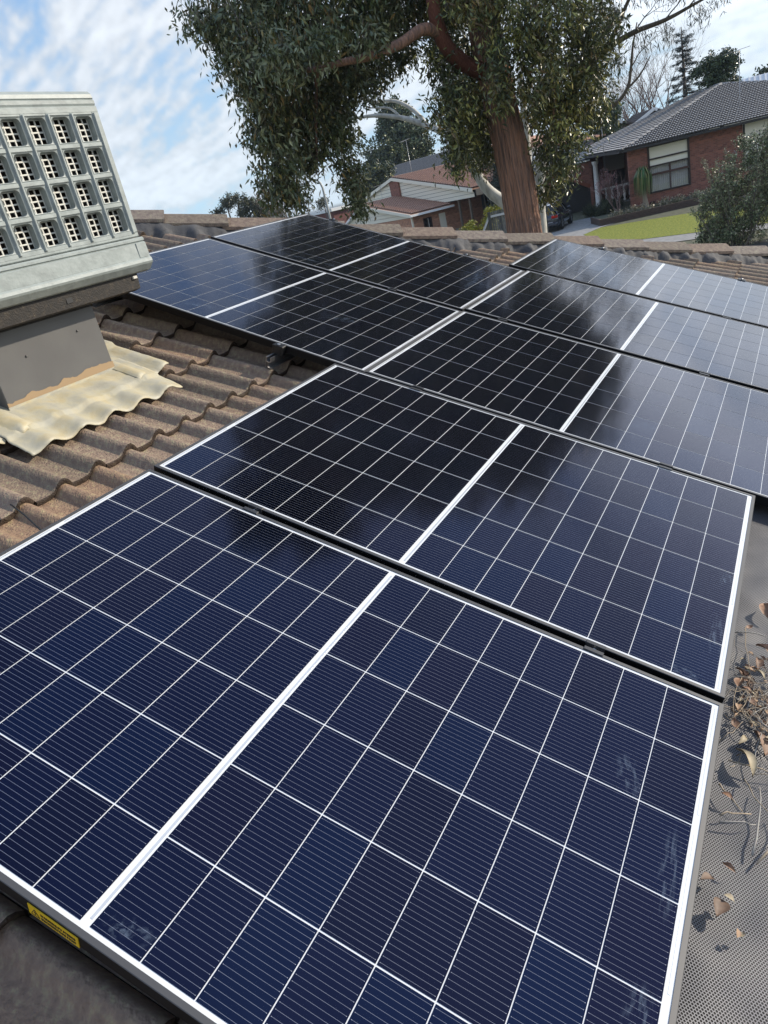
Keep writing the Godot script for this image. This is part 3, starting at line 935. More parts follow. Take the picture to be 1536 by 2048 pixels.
# ------------------------------------------------------------------ evaporative cooler and flashing
func build_cooler() -> void:
	var t := thing("evaporative_cooler", "grey evaporative cooler with a grid of square pad openings on the roof at left", "air cooler")
	var X := -0.63
	var zr := -2.033
	var zl := -0.973
	# face: solid strips round the openings
	var st := st_new()
	var zc := (zr + zl) * 0.5
	var wz := zl - zr
	box(st, Vector3(X - 0.024, 1.160, zc), Vector3(0.05, 0.026, wz - 0.004), 0.004)
	box(st, Vector3(X - 0.026, 0.690, zc), Vector3(0.05, 0.020, wz - 0.002), 0.004)
	for s in [[zr + 0.015, 0.030], [zl - 0.015, 0.030]]:
		box(st, Vector3(X - 0.024, 0.925, s[0]), Vector3(0.05, 0.46, s[1]), 0.006)
	part("face_border", done(st), M.cooler, t)
	# pilasters between the columns run over the whole grid
	for k in 10:
		var z := -2.003 + 0.1111 * k
		var p := st_new()
		box(p, Vector3(X - 0.018, 0.922, z), Vector3(0.040, 0.465, 0.026), 0.006)
		box(p, Vector3(X + 0.003, 0.922, z), Vector3(0.008, 0.452, 0.011), 0.003)
		part("louvre_post", done(p), M.cooler, t)
	for r in 5:
		var p := st_new()
		box(p, Vector3(X - 0.020, 0.698 + 0.1130 * r, zc), Vector3(0.040, 0.024, wz - 0.05), 0.006)
		part("louvre_bar", done(p), M.cooler, t)
	# the white plastic screen behind every opening
	var sc := st_new()
	for i in 4: box(sc, Vector3(0, 0, -0.0395 + 0.0265 * i - 0.0003), Vector3(0.004, 0.094, 0.0068), 0.001)
	for i in 5: box(sc, Vector3(0.0004, -0.0430 + 0.0215 * i, 0), Vector3(0.004, 0.0060, 0.090), 0.001)
	var scm := done(sc)
	# the moulded surround of every opening, with rounded corners
	var co := st_new()
	var rim := []
	for q in [[1, 1, 0.0], [-1, 1, 0.25], [-1, -1, 0.5], [1, -1, 0.75]]:
		for j in 4:
			var a: float = TAU * (q[2] + 0.25 * j / 3.0)
			rim.append(Vector2(q[0] * 0.0265 + 0.014 * cos(a), q[1] * 0.0300 + 0.014 * sin(a)))
	for i in 16:
		var p0: Vector2 = rim[i]
		var p1: Vector2 = rim[(i + 1) % 16]
		var o0 := Vector2(clampf(p0.x * 1.6, -0.0435, 0.0435), clampf(p0.y * 1.6, -0.0465, 0.0465))
		var o1 := Vector2(clampf(p1.x * 1.6, -0.0435, 0.0435), clampf(p1.y * 1.6, -0.0465, 0.0465))
		quad(co, Vector3(-0.003, p0.y, p0.x), Vector3(-0.003, p1.y, p1.x), Vector3(-0.001, o1.y, o1.x), Vector3(-0.001, o0.y, o0.x))
		quad(co, Vector3(-0.031, p0.y * 0.97, p0.x * 0.97), Vector3(-0.031, p1.y * 0.97, p1.x * 0.97), Vector3(-0.003, p1.y, p1.x), Vector3(-0.003, p0.y, p0.x))
	var com := done(co)
	for k in 9:
		for r in 4:
			var z := -1.9475 + 0.1111 * k
			var y := 0.7545 + 0.1130 * r
			part("pad_screen", scm, M.screen, t, Transform3D(Basis(), Vector3(X - 0.031, y, z)))
			part("opening_rim", com, M.cooler, t, Transform3D(Basis(), Vector3(X, y, z)))
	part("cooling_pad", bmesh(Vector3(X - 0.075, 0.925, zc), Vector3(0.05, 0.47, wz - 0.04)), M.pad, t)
	# sill below the grid: groove, flat band with two raised panels and a rounded lip
	var sill := []
	for p in [[-0.680, 0.678], [0.004, 0.678], [0.010, 0.672], [0.010, 0.664], [0.004, 0.660], [0.012, 0.655], [0.014, 0.598], [0.020, 0.592], [0.022, 0.580], [0.018, 0.572], [-0.006, 0.549], [-0.03, 0.543], [-0.68, 0.543]]:
		sill.append(Vector2(X + p[0] if p[0] > -0.5 else -1.66, p[1]))
	part("sill", pmesh(sill, zr - 0.006, zl + 0.006), M.cooler, t)
	var rp := st_new()
	box(rp, Vector3(X + 0.013, 0.627, zr + 0.028), Vector3(0.006, 0.060, 0.050), 0.002)
	box(rp, Vector3(X + 0.012, 0.627, (zr + 0.10 + zl) * 0.5), Vector3(0.005, 0.058, wz - 0.16), 0.002)
	part("sill_panel", done(rp), M.cooler, t)
	# lid
	var lid := []
	for p in [[-0.004, 1.172], [0.0, 1.180], [0.0, 1.192], [-0.006, 1.196], [-0.002, 1.200], [-0.006, 1.214], [-0.018, 1.226], [-0.06, 1.232], [-0.97, 1.232], [-1.03, 1.18], [-1.03, 1.172]]:
		lid.append(Vector2(X + p[0], p[1]))
	part("lid", pmesh(lid, zr + 0.006, zl - 0.006), M.cooler, t)
	# the other three sides
	var body := st_new()
	box(body, Vector3(X - 0.54, 0.926, zr + 0.03), Vector3(0.98, 0.495, 0.05), 0.006)
	box(body, Vector3(X - 0.54, 0.926, zl - 0.03), Vector3(0.98, 0.495, 0.05), 0.006)
	box(body, Vector3(X - 1.005, 0.926, zc), Vector3(0.05, 0.495, wz - 0.12), 0.006)
	part("housing", done(body), M.cooler, t)
	# the dirty steel tray below
	var tray := []
	for p in [[-0.655, 0.548], [-0.662, 0.484], [-0.70, 0.476], [-1.60, 0.476], [-1.63, 0.548]]: tray.append(Vector2(p[0], p[1]))
	var trs := st_new()
	prism(trs, tray, zr + 0.06, zl - 0.06)
	part("base_tray", done(trs), M.tray, t)
	var slots := st_new()
	for z in [-1.60, -1.20]: box(slots, Vector3(-0.6600, 0.512, z), Vector3(0.006, 0.020, 0.028))
	part("tray_slot", done(slots), M.dark, t)
	var lug := st_new()
	box(lug, Vector3(-0.655, 0.530, -1.952), Vector3(0.014, 0.012, 0.024), 0.002)
	part("tray_lug", done(lug), M.screen, t)
	# duct through the roof, of folded sheet steel
	part("roof_duct", bmesh(Vector3(-1.025, 0.16, -1.512), Vector3(0.536, 0.64, 0.526), 0.003), M.duct, t)
	var seam := st_new()
	box(seam, Vector3(-0.7565, 0.470, -1.512), Vector3(0.004, 0.010, 0.530))
	part("duct_collar", done(seam), M.tray, t)
	for q in [[0.39, -1.66], [0.36, -1.40], [0.205, -1.74], [0.203, -1.63], [0.202, -1.52], [0.200, -1.40], [0.198, -1.29]]:
		part("rivet", lathe([[0.0, -0.002], [0.0045, -0.002], [0.0042, 0.001], [0.0, 0.0028]], 10), M.duct if q[0] > 0.3 else M.steel, t, Transform3D(Basis(Vector3.BACK, -PI / 2), Vector3(-0.7545, q[0], q[1])))
	# uneven bead of brown sealant where flashing meets the duct
	var nz := FastNoiseLite.new()
	nz.seed = 3; nz.frequency = 9.0; nz.fractal_octaves = 4
	var se := st_new(true)
	for i in 80:
		var z0 := -1.776 + 0.528 * i / 80.0
		var z1 := -1.776 + 0.528 * (i + 1) / 80.0
		var h0 := 0.226 + 0.02 * nz.get_noise_1d(z0) + 0.014 * (-1.3 - z0)
		var h1 := 0.226 + 0.02 * nz.get_noise_1d(z1) + 0.014 * (-1.3 - z1)
		quad(se, Vector3(-0.7548, 0.17, z1 * 1.0), Vector3(-0.7548, h1, z1), Vector3(-0.7548, h0, z0), Vector3(-0.7548, 0.17, z0))
	part("sealant", done(se), M.sealant, t)

func drape(st: SurfaceTool, u0: float, u1: float, v0: float, v1: float, lift: float, sd: int, cut := Vector2.ZERO) -> void:
	var nz := FastNoiseLite.new()
	nz.seed = sd; nz.frequency = 5.0; nz.fractal_octaves = 3
	var n := 30
	var m := 72
	var g := []
	for i in n + 1:
		var row := []
		for k in m + 1:
			var v := lerpf(v0, v1, float(k) / m)
			var ue := u1 + 0.012 * nz.get_noise_1d(v * 2.0) + cut.x * (v - v0) / (v1 - v0)
			var u := lerpf(u0, ue, float(i) / n)
			var f := float(i) / n
			var fol := 0.06 + 0.66 * f * f
			var hh := -0.155 + 0.022 * fposmod((u - U0) / GAUGE, 1.0) * 0.5 + 0.016 + lerpf(0.036, 0.038 * (0.5 - 0.5 * cos(TAU * (v - V0 - 0.0375) / 0.15)), fol) + lift + 0.0025 * nz.get_noise_2d(u * 3.0, v * 3.0)
			if i == n: hh -= 0.004
			row.append(Vector3(u, hh, -v))
		g.append(row)
	for i in n:
		for k in m:
			quad(st, g[i][k], g[i + 1][k], g[i + 1][k + 1], g[i][k + 1])
	for k in m:
		quad(st, g[n][k], g[n][k] - Vector3(0, 0.003, 0), g[n][k + 1] - Vector3(0, 0.003, 0), g[n][k + 1])
	for i in n:
		quad(st, g[i][0] - Vector3(0, 0.003, 0), g[i + 1][0] - Vector3(0, 0.003, 0), g[i + 1][0], g[i][0])
		quad(st, g[i][m], g[i + 1][m], g[i + 1][m] - Vector3(0, 0.003, 0), g[i][m] - Vector3(0, 0.003, 0))

func build_flashing() -> void:
	var t := thing("duct_flashing", "yellowed lead flashing dressed over the tiles round the cooler's duct", "flashing", Vector3.ZERO, RB)
	var a := st_new(true)
	drape(a, -0.84, -0.495, 1.10, 1.865, 0.012, 1)
	part("apron_sheet", done(a), M.flashing, t)
	var b := st_new(true)
	drape(b, -1.30, -0.625, 1.755, 1.955, 0.019, 2, Vector2(-0.015, 0))
	part("side_sheet", done(b), M.flashing, t)
	var c := st_new(true)
	drape(c, -1.20, -0.63, 0.98, 1.245, 0.020, 3, Vector2(0.02, 0))
	part("side_sheet", done(c), M.flashing, t)
	# upstand against the duct
	var inv := RB.inverse()
	var s := st_new()
	box(s, inv * Vector3(-0.752, 0.180, -1.512), Vector3(0.003, 0.055, 0.535), 0.0, inv)
	part("upstand", done(s), M.flashing, t)

# ------------------------------------------------------------------ plants
# a small hanging spray of lance leaves; colours differ from leaf to leaf
func leaf_spray(n: int, length: float, width: float, spread: float, droop: float, cols: Array, sd: int, twig := true) -> ArrayMesh:
	var r := RandomNumberGenerator.new()
	r.seed = sd
	var st := SurfaceTool.new()
	st.begin(Mesh.PRIMITIVE_TRIANGLES)
	st.set_smooth_group(-1)
	for i in n:
		var c: Color = cols[r.randi() % cols.size()]
		c = c * r.randf_range(0.55, 1.7)
		c.a = 1.0
		st.set_color(c)
		var p := Vector3(r.randfn(0, 0.5), r.randfn(0, 0.5), r.randfn(0, 0.5)) * spread
		var d := Vector3(r.randfn(0, 0.6), r.randfn(0, 0.5) - droop, r.randfn(0, 0.6)).normalized()
		var sx := d.cross(Vector3(r.randfn(0, 1), r.randfn(0, 1), r.randfn(0, 1))).normalized()
		var up := sx.cross(d)
		var l := length * r.randf_range(0.65, 1.3)
		var w := width * r.randf_range(0.7, 1.2) * 0.5
		var mid := p + d * l * 0.42
		var tip := p + d * l + up * l * r.randf_range(-0.12, 0.12)
		tri(st, p, mid + sx * w + up * w * 0.35, tip)
		tri(st, p, tip, mid - sx * w + up * w * 0.35)
	if twig:
		st.set_color(Color(0.10, 0.075, 0.055))
		for k in 3:
			var a := Vector3(r.randfn(0, 0.3), 0.6, r.randfn(0, 0.3)) * spread
			var b := Vector3(r.randfn(0, 0.5), -0.6, r.randfn(0, 0.5)) * spread
			var sx := Vector3(0.004, 0, 0.003) * (spread / 0.2)
			tri(st, a - sx, a + sx, b)
	st.generate_normals()
	return st.commit()

# scatter sprays over ellipsoid clumps [x, y, z, rx, ry]; denser towards their outside
func scatter(clumps: Array, per: float, sd: int, smin: float, smax: float, depth := 1.0, upright := false) -> Array:
	var r := RandomNumberGenerator.new()
	r.seed = sd
	var out := []
	for c in clumps:
		var n := int(per * c[3] * c[4]) + 3
		for i in n:
			var d := Vector3(r.randfn(0, 1), r.randfn(0, 1), r.randfn(0, 1)).normalized() * pow(r.randf(), 0.42)
			d *= 1.0 + 0.16 * r.randfn(0, 1) * d.length()
			var p := Vector3(c[0] + d.x * c[3], c[1] + d.y * c[4], c[2] + d.z * c[3] * depth)
			var s := r.randf_range(smin, smax)
			var b := Basis(Vector3.UP, r.randf() * TAU) * Basis(Vector3.RIGHT, r.randfn(0, 0.35))
			out.append(Transform3D(b.scaled(Vector3(s, s, s)), p))
	return out

func foliage(root: Node3D, called: String, clumps: Array, meshes: Array, per: float, sd: int, smin: float, smax: float, depth := 1.0) -> void:
	var g := RandomNumberGenerator.new()
	g.seed = sd + 500
	var lots := []
	for q in meshes.size(): lots.append([])
	for k in clumps.size():
		var main := g.randi() % meshes.size()
		for x in scatter([clumps[k]], per, sd * 100 + k, smin, smax, depth):
			lots[main if g.randf() < 0.62 else g.randi() % meshes.size()].append(x)
	for q in meshes.size():
		if lots[q].size(): multi(called, meshes[q], M.leaf, lots[q], root)

func rel(clumps: Array, o: Vector3) -> Array:
	var out := []
	for c in clumps: out.append([c[0] - o.x, c[1] - o.y, c[2] - o.z, c[3], c[4]])
	return out

func relp(pts: Array, o: Vector3) -> Array:
	var out := []
	for p in pts: out.append(p - o)
	return out

# a furrowed trunk: radius pushed in and out by long vertical noise
func furrowed(pts: Array, radii: Array, sides: int, rows: int, depth: float, sd: int) -> ArrayMesh:
	var cv := Curve3D.new()
	for p in pts: cv.add_point(p)
	for i in range(1, pts.size() - 1):
		var tan: Vector3 = (pts[i + 1] - pts[i - 1]) * 0.2
		cv.set_point_in(i, -tan); cv.set_point_out(i, tan)
	var nz := FastNoiseLite.new()
	nz.seed = sd; nz.frequency = 1.0; nz.fractal_octaves = 3; nz.fractal_type = FastNoiseLite.FRACTAL_RIDGED
	var len := cv.get_baked_length()
	var st := st_new(true)
	var rings := []
	var nrm := Vector3(0.2, 0.05, 0.97)
	for i in rows + 1:
		var s := len * i / rows
		var c := cv.sample_baked(s, true)
		var t := (cv.sample_baked(minf(s + 0.05, len), true) - cv.sample_baked(maxf(s - 0.05, 0.0), true)).normalized()
		nrm = (nrm - t * nrm.dot(t)).normalized()
		var bn := t.cross(nrm)
		var f := float(i) / rows * (radii.size() - 1)
		var j := mini(int(f), radii.size() - 2)
		var rad: float = lerpf(radii[j], radii[j + 1], f - j)
		var ring := []
		for k in sides:
			var a := TAU * k / sides
			var tw := a + s * 0.10
			var d := nz.get_noise_3d(cos(tw) * 2.6, s * 0.16, sin(tw) * 2.6)
			d += 0.75 * nz.get_noise_3d(cos(tw) * 6.0, s * 0.35 + 9.0, sin(tw) * 6.0)
			ring.append(c + (nrm * cos(a) + bn * sin(a)) * (rad * (1.0 + depth * d)))
		rings.append(ring)
	for i in rows:
		for k in sides:
			var k2 := (k + 1) % sides
			quad(st, rings[i][k], rings[i][k2], rings[i + 1][k2], rings[i + 1][k])
	return done(st)

func smooth_path(pts: Array, radii: Array, sub := 6) -> Array:
	var cv := Curve3D.new()
	for p in pts: cv.add_point(p)
	for i in range(1, pts.size() - 1):
		var tan: Vector3 = (pts[i + 1] - pts[i - 1]) * 0.18
		cv.set_point_in(i, -tan); cv.set_point_out(i, tan)
	var n := (pts.size() - 1) * sub
	var p2 := []
	var r2 := []
	for i in n + 1:
		p2.append(cv.samplef(float(i) / sub))
		var f := float(i) / sub
		var j := mini(int(f), radii.size() - 2)
		r2.append(lerpf(radii[j], radii[j + 1], f - j))
	return [p2, r2]

func limb(called: String, pts: Array, radii: Array, m: Material, root: Node3D, o: Vector3, sides := 10) -> void:
	var q := smooth_path(relp(pts, o), radii)
	part(called, tmesh(q[0], q[1], sides), m, root)

# bare branches by repeated forking, all into one tool
func fork(st: SurfaceTool, p: Vector3, d: Vector3, l: float, r: float, lev: int, g: RandomNumberGenerator, droop := 0.0) -> void:
	var pts := [p]
	var rad := [r]
	var q := p
	var dd := d
	for i in 3:
		dd = (dd + Vector3(g.randfn(0, 0.14), g.randfn(0, 0.10) + 0.05 - droop, g.randfn(0, 0.14))).normalized()
		q += dd * l / 3.0
		pts.append(q)
		rad.append(r * (1.0 - 0.14 * (i + 1)))
	tube(st, pts, rad, 5 if lev > 2 else 3, false)
	if lev == 0: return
	for k in (3 if g.randf() < 0.55 else 2):
		var nd := (dd + Vector3(g.randfn(0, 0.5), g.randfn(0, 0.35) + 0.12, g.randfn(0, 0.5))).normalized()
		fork(st, q if k else pts[2], nd, l * g.randf_range(0.62, 0.85), r * 0.58, lev - 1, g, droop)

func build_gum() -> void:
	var o := Vector3(-3.5, -3.4, -15.77)
	var t := thing("gum_tree", "big gum tree with a thick furrowed red brown trunk and dark hanging foliage", "tree", o)
	var pts := [Vector3(-3.50, -3.6, -15.77), Vector3(-3.56, -1.5, -15.76), Vector3(-3.57, -0.77, -15.76), Vector3(-3.585, -0.11, -15.76), Vector3(-3.63, 0.87, -15.74), Vector3(-3.71, 1.73, -15.71), Vector3(-3.75, 2.45, -15.70), Vector3(-3.81, 3.15, -15.68), Vector3(-3.84, 4.54, -15.67), Vector3(-4.0, 13.0, -15.5)]
	part("trunk", furrowed(relp(pts, o), [0.37, 0.325, 0.305, 0.28, 0.25, 0.23, 0.22, 0.205, 0.18, 0.12], 180, 260, 0.17, 2), M.bark, t)
	limb("limb", [Vector3(-3.78, 2.30, -15.69), Vector3(-4.08, 2.52, -15.15), Vector3(-4.22, 2.84, -14.67), Vector3(-4.24, 3.14, -14.45), Vector3(-4.19, 3.5, -14.25), Vector3(-4.1, 4.2, -14.0)], [0.17, 0.155, 0.145, 0.135, 0.12, 0.08], M.bark_red, t, o, 14)
	limb("limb", [Vector3(-4.23, 3.08, -14.48), Vector3(-4.43, 3.16, -14.15), Vector3(-4.72, 2.99, -13.69), Vector3(-5.09, 2.88, -13.18), Vector3(-5.4, 2.86, -12.79), Vector3(-6.1, 2.9, -12.5), Vector3(-6.9, 3.2, -12.6)], [0.115, 0.105, 0.09, 0.075, 0.06, 0.04, 0.02], M.bark, t, o, 12)
	limb("limb", [Vector3(-3.75, 3.0, -15.7), Vector3(-3.1, 3.7, -15.4), Vector3(-2.4, 4.0, -15.5), Vector3(-1.8, 4.4, -15.9)], [0.16, 0.12, 0.09, 0.05], M.bark, t, o)
	limb("limb", [Vector3(-3.82, 3.6, -15.7), Vector3(-4.8, 4.3, -15.2), Vector3(-6.0, 4.4, -14.6), Vector3(-7.4, 4.4, -13.9)], [0.17, 0.13, 0.10, 0.05], M.bark, t, o)
	limb("limb", [Vector3(-6.0, 4.2, -14.5), Vector3(-6.6, 3.4, -14.1), Vector3(-6.9, 2.4, -13.9), Vector3(-7.1, 1.4, -13.8)], [0.07, 0.05, 0.035, 0.015], M.bark, t, o, 7)
	limb("limb", [Vector3(-2.6, 3.9, -15.4), Vector3(-2.7, 2.9, -15.4), Vector3(-2.6, 1.8, -15.7), Vector3(-2.9, 0.7, -16.0)], [0.06, 0.045, 0.03, 0.012], M.bark, t, o, 7)
	var C := []
	var cl := func(x: float, y: float, z: float, rx: float, ry: float) -> void: C.append([x, y, z, rx, ry])
	cl.call(-7.69, 4.21, -12.51, 0.68, 0.50)
	cl.call(-7.61, 4.19, -13.78, 0.88, 0.68)
	cl.call(-6.30, 3.79, -13.43, 0.83, 0.74)
	cl.call(-5.96, 3.78, -14.75, 0.88, 0.79)
	cl.call(-5.48, 3.87, -16.09, 0.83, 0.52)
	cl.call(-4.75, 3.63, -16.40, 0.62, 0.52)
	cl.call(-7.55, 3.73, -12.61, 0.51, 0.37)
	cl.call(-6.86, 3.22, -12.48, 0.73, 0.64)
	cl.call(-6.99, 3.17, -14.18, 0.80, 0.70)
	cl.call(-6.37, 2.93, -14.54, 0.55, 0.61)
	cl.call(-7.31, 2.59, -12.78, 0.57, 0.67)
	cl.call(-7.33, 2.44, -13.97, 0.72, 0.72)
	cl.call(-7.27, 2.44, -15.18, 0.49, 0.65)
	cl.call(-7.36, 1.86, -12.75, 0.49, 0.59)
	cl.call(-7.49, 1.72, -13.87, 0.52, 0.63)
	cl.call(-6.75, 1.78, -14.32, 0.40, 0.50)
	cl.call(-7.38, 1.22, -12.73, 0.43, 0.45)
	cl.call(-7.22, 0.86, -12.85, 0.27, 0.36)
	cl.call(-6.64, 1.09, -14.38, 0.26, 0.46)
	cl.call(-6.68, 0.58, -14.36, 0.20, 0.40)
	cl.call(-6.18, 3.43, -16.32, 0.65, 0.54)
	cl.call(-6.45, 2.87, -15.63, 0.32, 0.37)
	cl.call(-5.5, 3.05, -12.3, 0.34, 0.26)
	cl.call(-6.2, 3.05, -12.1, 0.40, 0.32)
	cl.call(-4.95, 3.12, -13.0, 0.26, 0.20)
	var D := C.duplicate()
	C.clear()
	cl.call(-4.48, 2.79, -14.89, 0.48, 0.39)
	cl.call(-4.30, 2.10, -15.83, 0.55, 0.49)
	cl.call(-4.36, 1.75, -14.73, 0.50, 0.58)
	cl.call(-4.34, 1.13, -14.73, 0.38, 0.52)
	cl.call(-4.75, 1.35, -16.93, 0.30, 0.52)
	cl.call(-4.48, 2.79, -15.89, 0.48, 0.39)
	cl.call(-4.30, 2.10, -15.83, 0.55, 0.49)
	cl.call(-4.36, 1.75, -15.73, 0.50, 0.58)
	cl.call(-4.34, 1.13, -15.73, 0.38, 0.52)
	cl.call(-4.75, 1.35, -16.93, 0.30, 0.52)
	cl.call(-3.28, 2.45, -14.5, 0.30, 0.34)
	cl.call(-3.30, 1.85, -14.6, 0.26, 0.40)
	cl.call(-3.9, 3.5, -14.5, 0.34, 0.34)
	cl.call(-3.4, 3.4, -14.4, 0.40, 0.34)
	cl.call(-2.96, 2.86, -14.91, 0.60, 0.50)
	cl.call(-2.38, 2.67, -15.08, 0.72, 0.59)
	cl.call(-1.94, 2.62, -16.22, 0.57, 0.57)
	cl.call(-2.80, 2.06, -14.96, 0.55, 0.56)
	cl.call(-2.37, 1.92, -16.11, 0.69, 0.59)
	cl.call(-1.86, 1.97, -16.23, 0.48, 0.48)
	cl.call(-3.20, 1.52, -16.83, 0.43, 0.53)
	cl.call(-2.73, 1.26, -16.02, 0.60, 0.60)
	cl.call(-2.28, 1.27, -16.65, 0.44, 0.54)
	cl.call(-2.95, 0.62, -15.96, 0.38, 0.48)
	cl.call(-2.51, 0.70, -16.08, 0.36, 0.42)
	cl.call(-3.12, -0.09, -16.38, 0.22, 0.28)
	cl.call(-2.86, 0.18, -16.49, 0.26, 0.36)
	cl.call(-7.11, 4.89, -14.11, 1.34, 0.67)
	cl.call(-5.45, 4.56, -15.01, 1.34, 0.67)
	cl.call(-3.55, 4.24, -15.77, 1.42, 0.66)
	cl.call(-2.02, 3.56, -16.20, 0.93, 0.56)
	cl.call(-4.54, 5.51, -15.40, 1.87, 0.75)
	cl.call(-3.41, 5.28, -16.86, 1.56, 0.78)
	var T := []
	for q in [[-5.4, 6.4, -14.8], [-3.9, 6.8, -15.4], [-2.2, 6.0, -16.0], [-0.9, 5.4, -16.6], [-5.2, 9.0, -15.2], [-3.0, 8.8, -15.8], [-1.4, 7.6, -16.4], [-0.9, 4.5, -16.5], [0.0, 4.45, -16.4], [0.7, 4.6, -16.2], [-0.1, 6.6, -16.4], [0.6, 5.9, -16.3], [0.4, 7.9, -16.4], [-0.7, 9.4, -16.3], [-5.0, 11.2, -15.4], [-3.6, 11.8, -15.6], [-2.2, 10.8, -16.2], [-4.4, 14.0, -15.4], [-3.2, 13.6, -16.0]]: T.append([q[0], q[1], q[2], 1.5 if q[1] > 5.0 else 0.8, 1.3 if q[1] > 5.0 else 0.6])
	var blue := [Color(0.083, 0.100, 0.051), Color(0.111, 0.128, 0.066), Color(0.062, 0.081, 0.038), Color(0.169, 0.177, 0.097), Color(0.124, 0.116, 0.041)]
	var olive := [Color(0.104, 0.117, 0.044), Color(0.150, 0.152, 0.049), Color(0.073, 0.095, 0.043), Color(0.195, 0.171, 0.059), Color(0.124, 0.112, 0.043)]
	var pale := [Color(0.212, 0.229, 0.128), Color(0.268, 0.275, 0.154), Color(0.155, 0.183, 0.092), Color(0.138, 0.160, 0.072)]
	var deep := [Color(0.073, 0.094, 0.043), Color(0.098, 0.122, 0.053), Color(0.057, 0.073, 0.035), Color(0.138, 0.145, 0.061)]
	var worn := [Color(0.138, 0.129, 0.046), Color(0.179, 0.145, 0.051), Color(0.195, 0.129, 0.051), Color(0.098, 0.107, 0.041)]
	var yellow_olive := [Color(0.244, 0.237, 0.072), Color(0.293, 0.260, 0.082), Color(0.179, 0.199, 0.061), Color(0.138, 0.168, 0.061)]  # lighter yellow green leaf tones, mixed at random among the sprays
	var ma := [leaf_spray(38, 0.150, 0.050, 0.26, 0.75, pale, 1), leaf_spray(40, 0.135, 0.044, 0.24, 0.9, deep, 2), leaf_spray(34, 0.150, 0.046, 0.30, 0.8, worn + deep, 3), leaf_spray(38, 0.14, 0.047, 0.26, 0.8, blue, 7)]
	var mb := [leaf_spray(38, 0.125, 0.042, 0.25, 0.8, olive, 4), leaf_spray(40, 0.115, 0.036, 0.24, 0.9, deep, 5), leaf_spray(34, 0.13, 0.040, 0.28, 0.8, worn + olive, 6), leaf_spray(36, 0.12, 0.040, 0.26, 0.7, yellow_olive, 8)]
	foliage(t, "crown", rel(D, o), ma, 130.0, 10, 0.75, 1.2)
	foliage(t, "crown", rel(C, o), mb, 125.0, 20, 0.75, 1.2)
	foliage(t, "crown", rel(T, o), [ma[3], mb[0]], 120.0, 25, 0.9, 1.4)

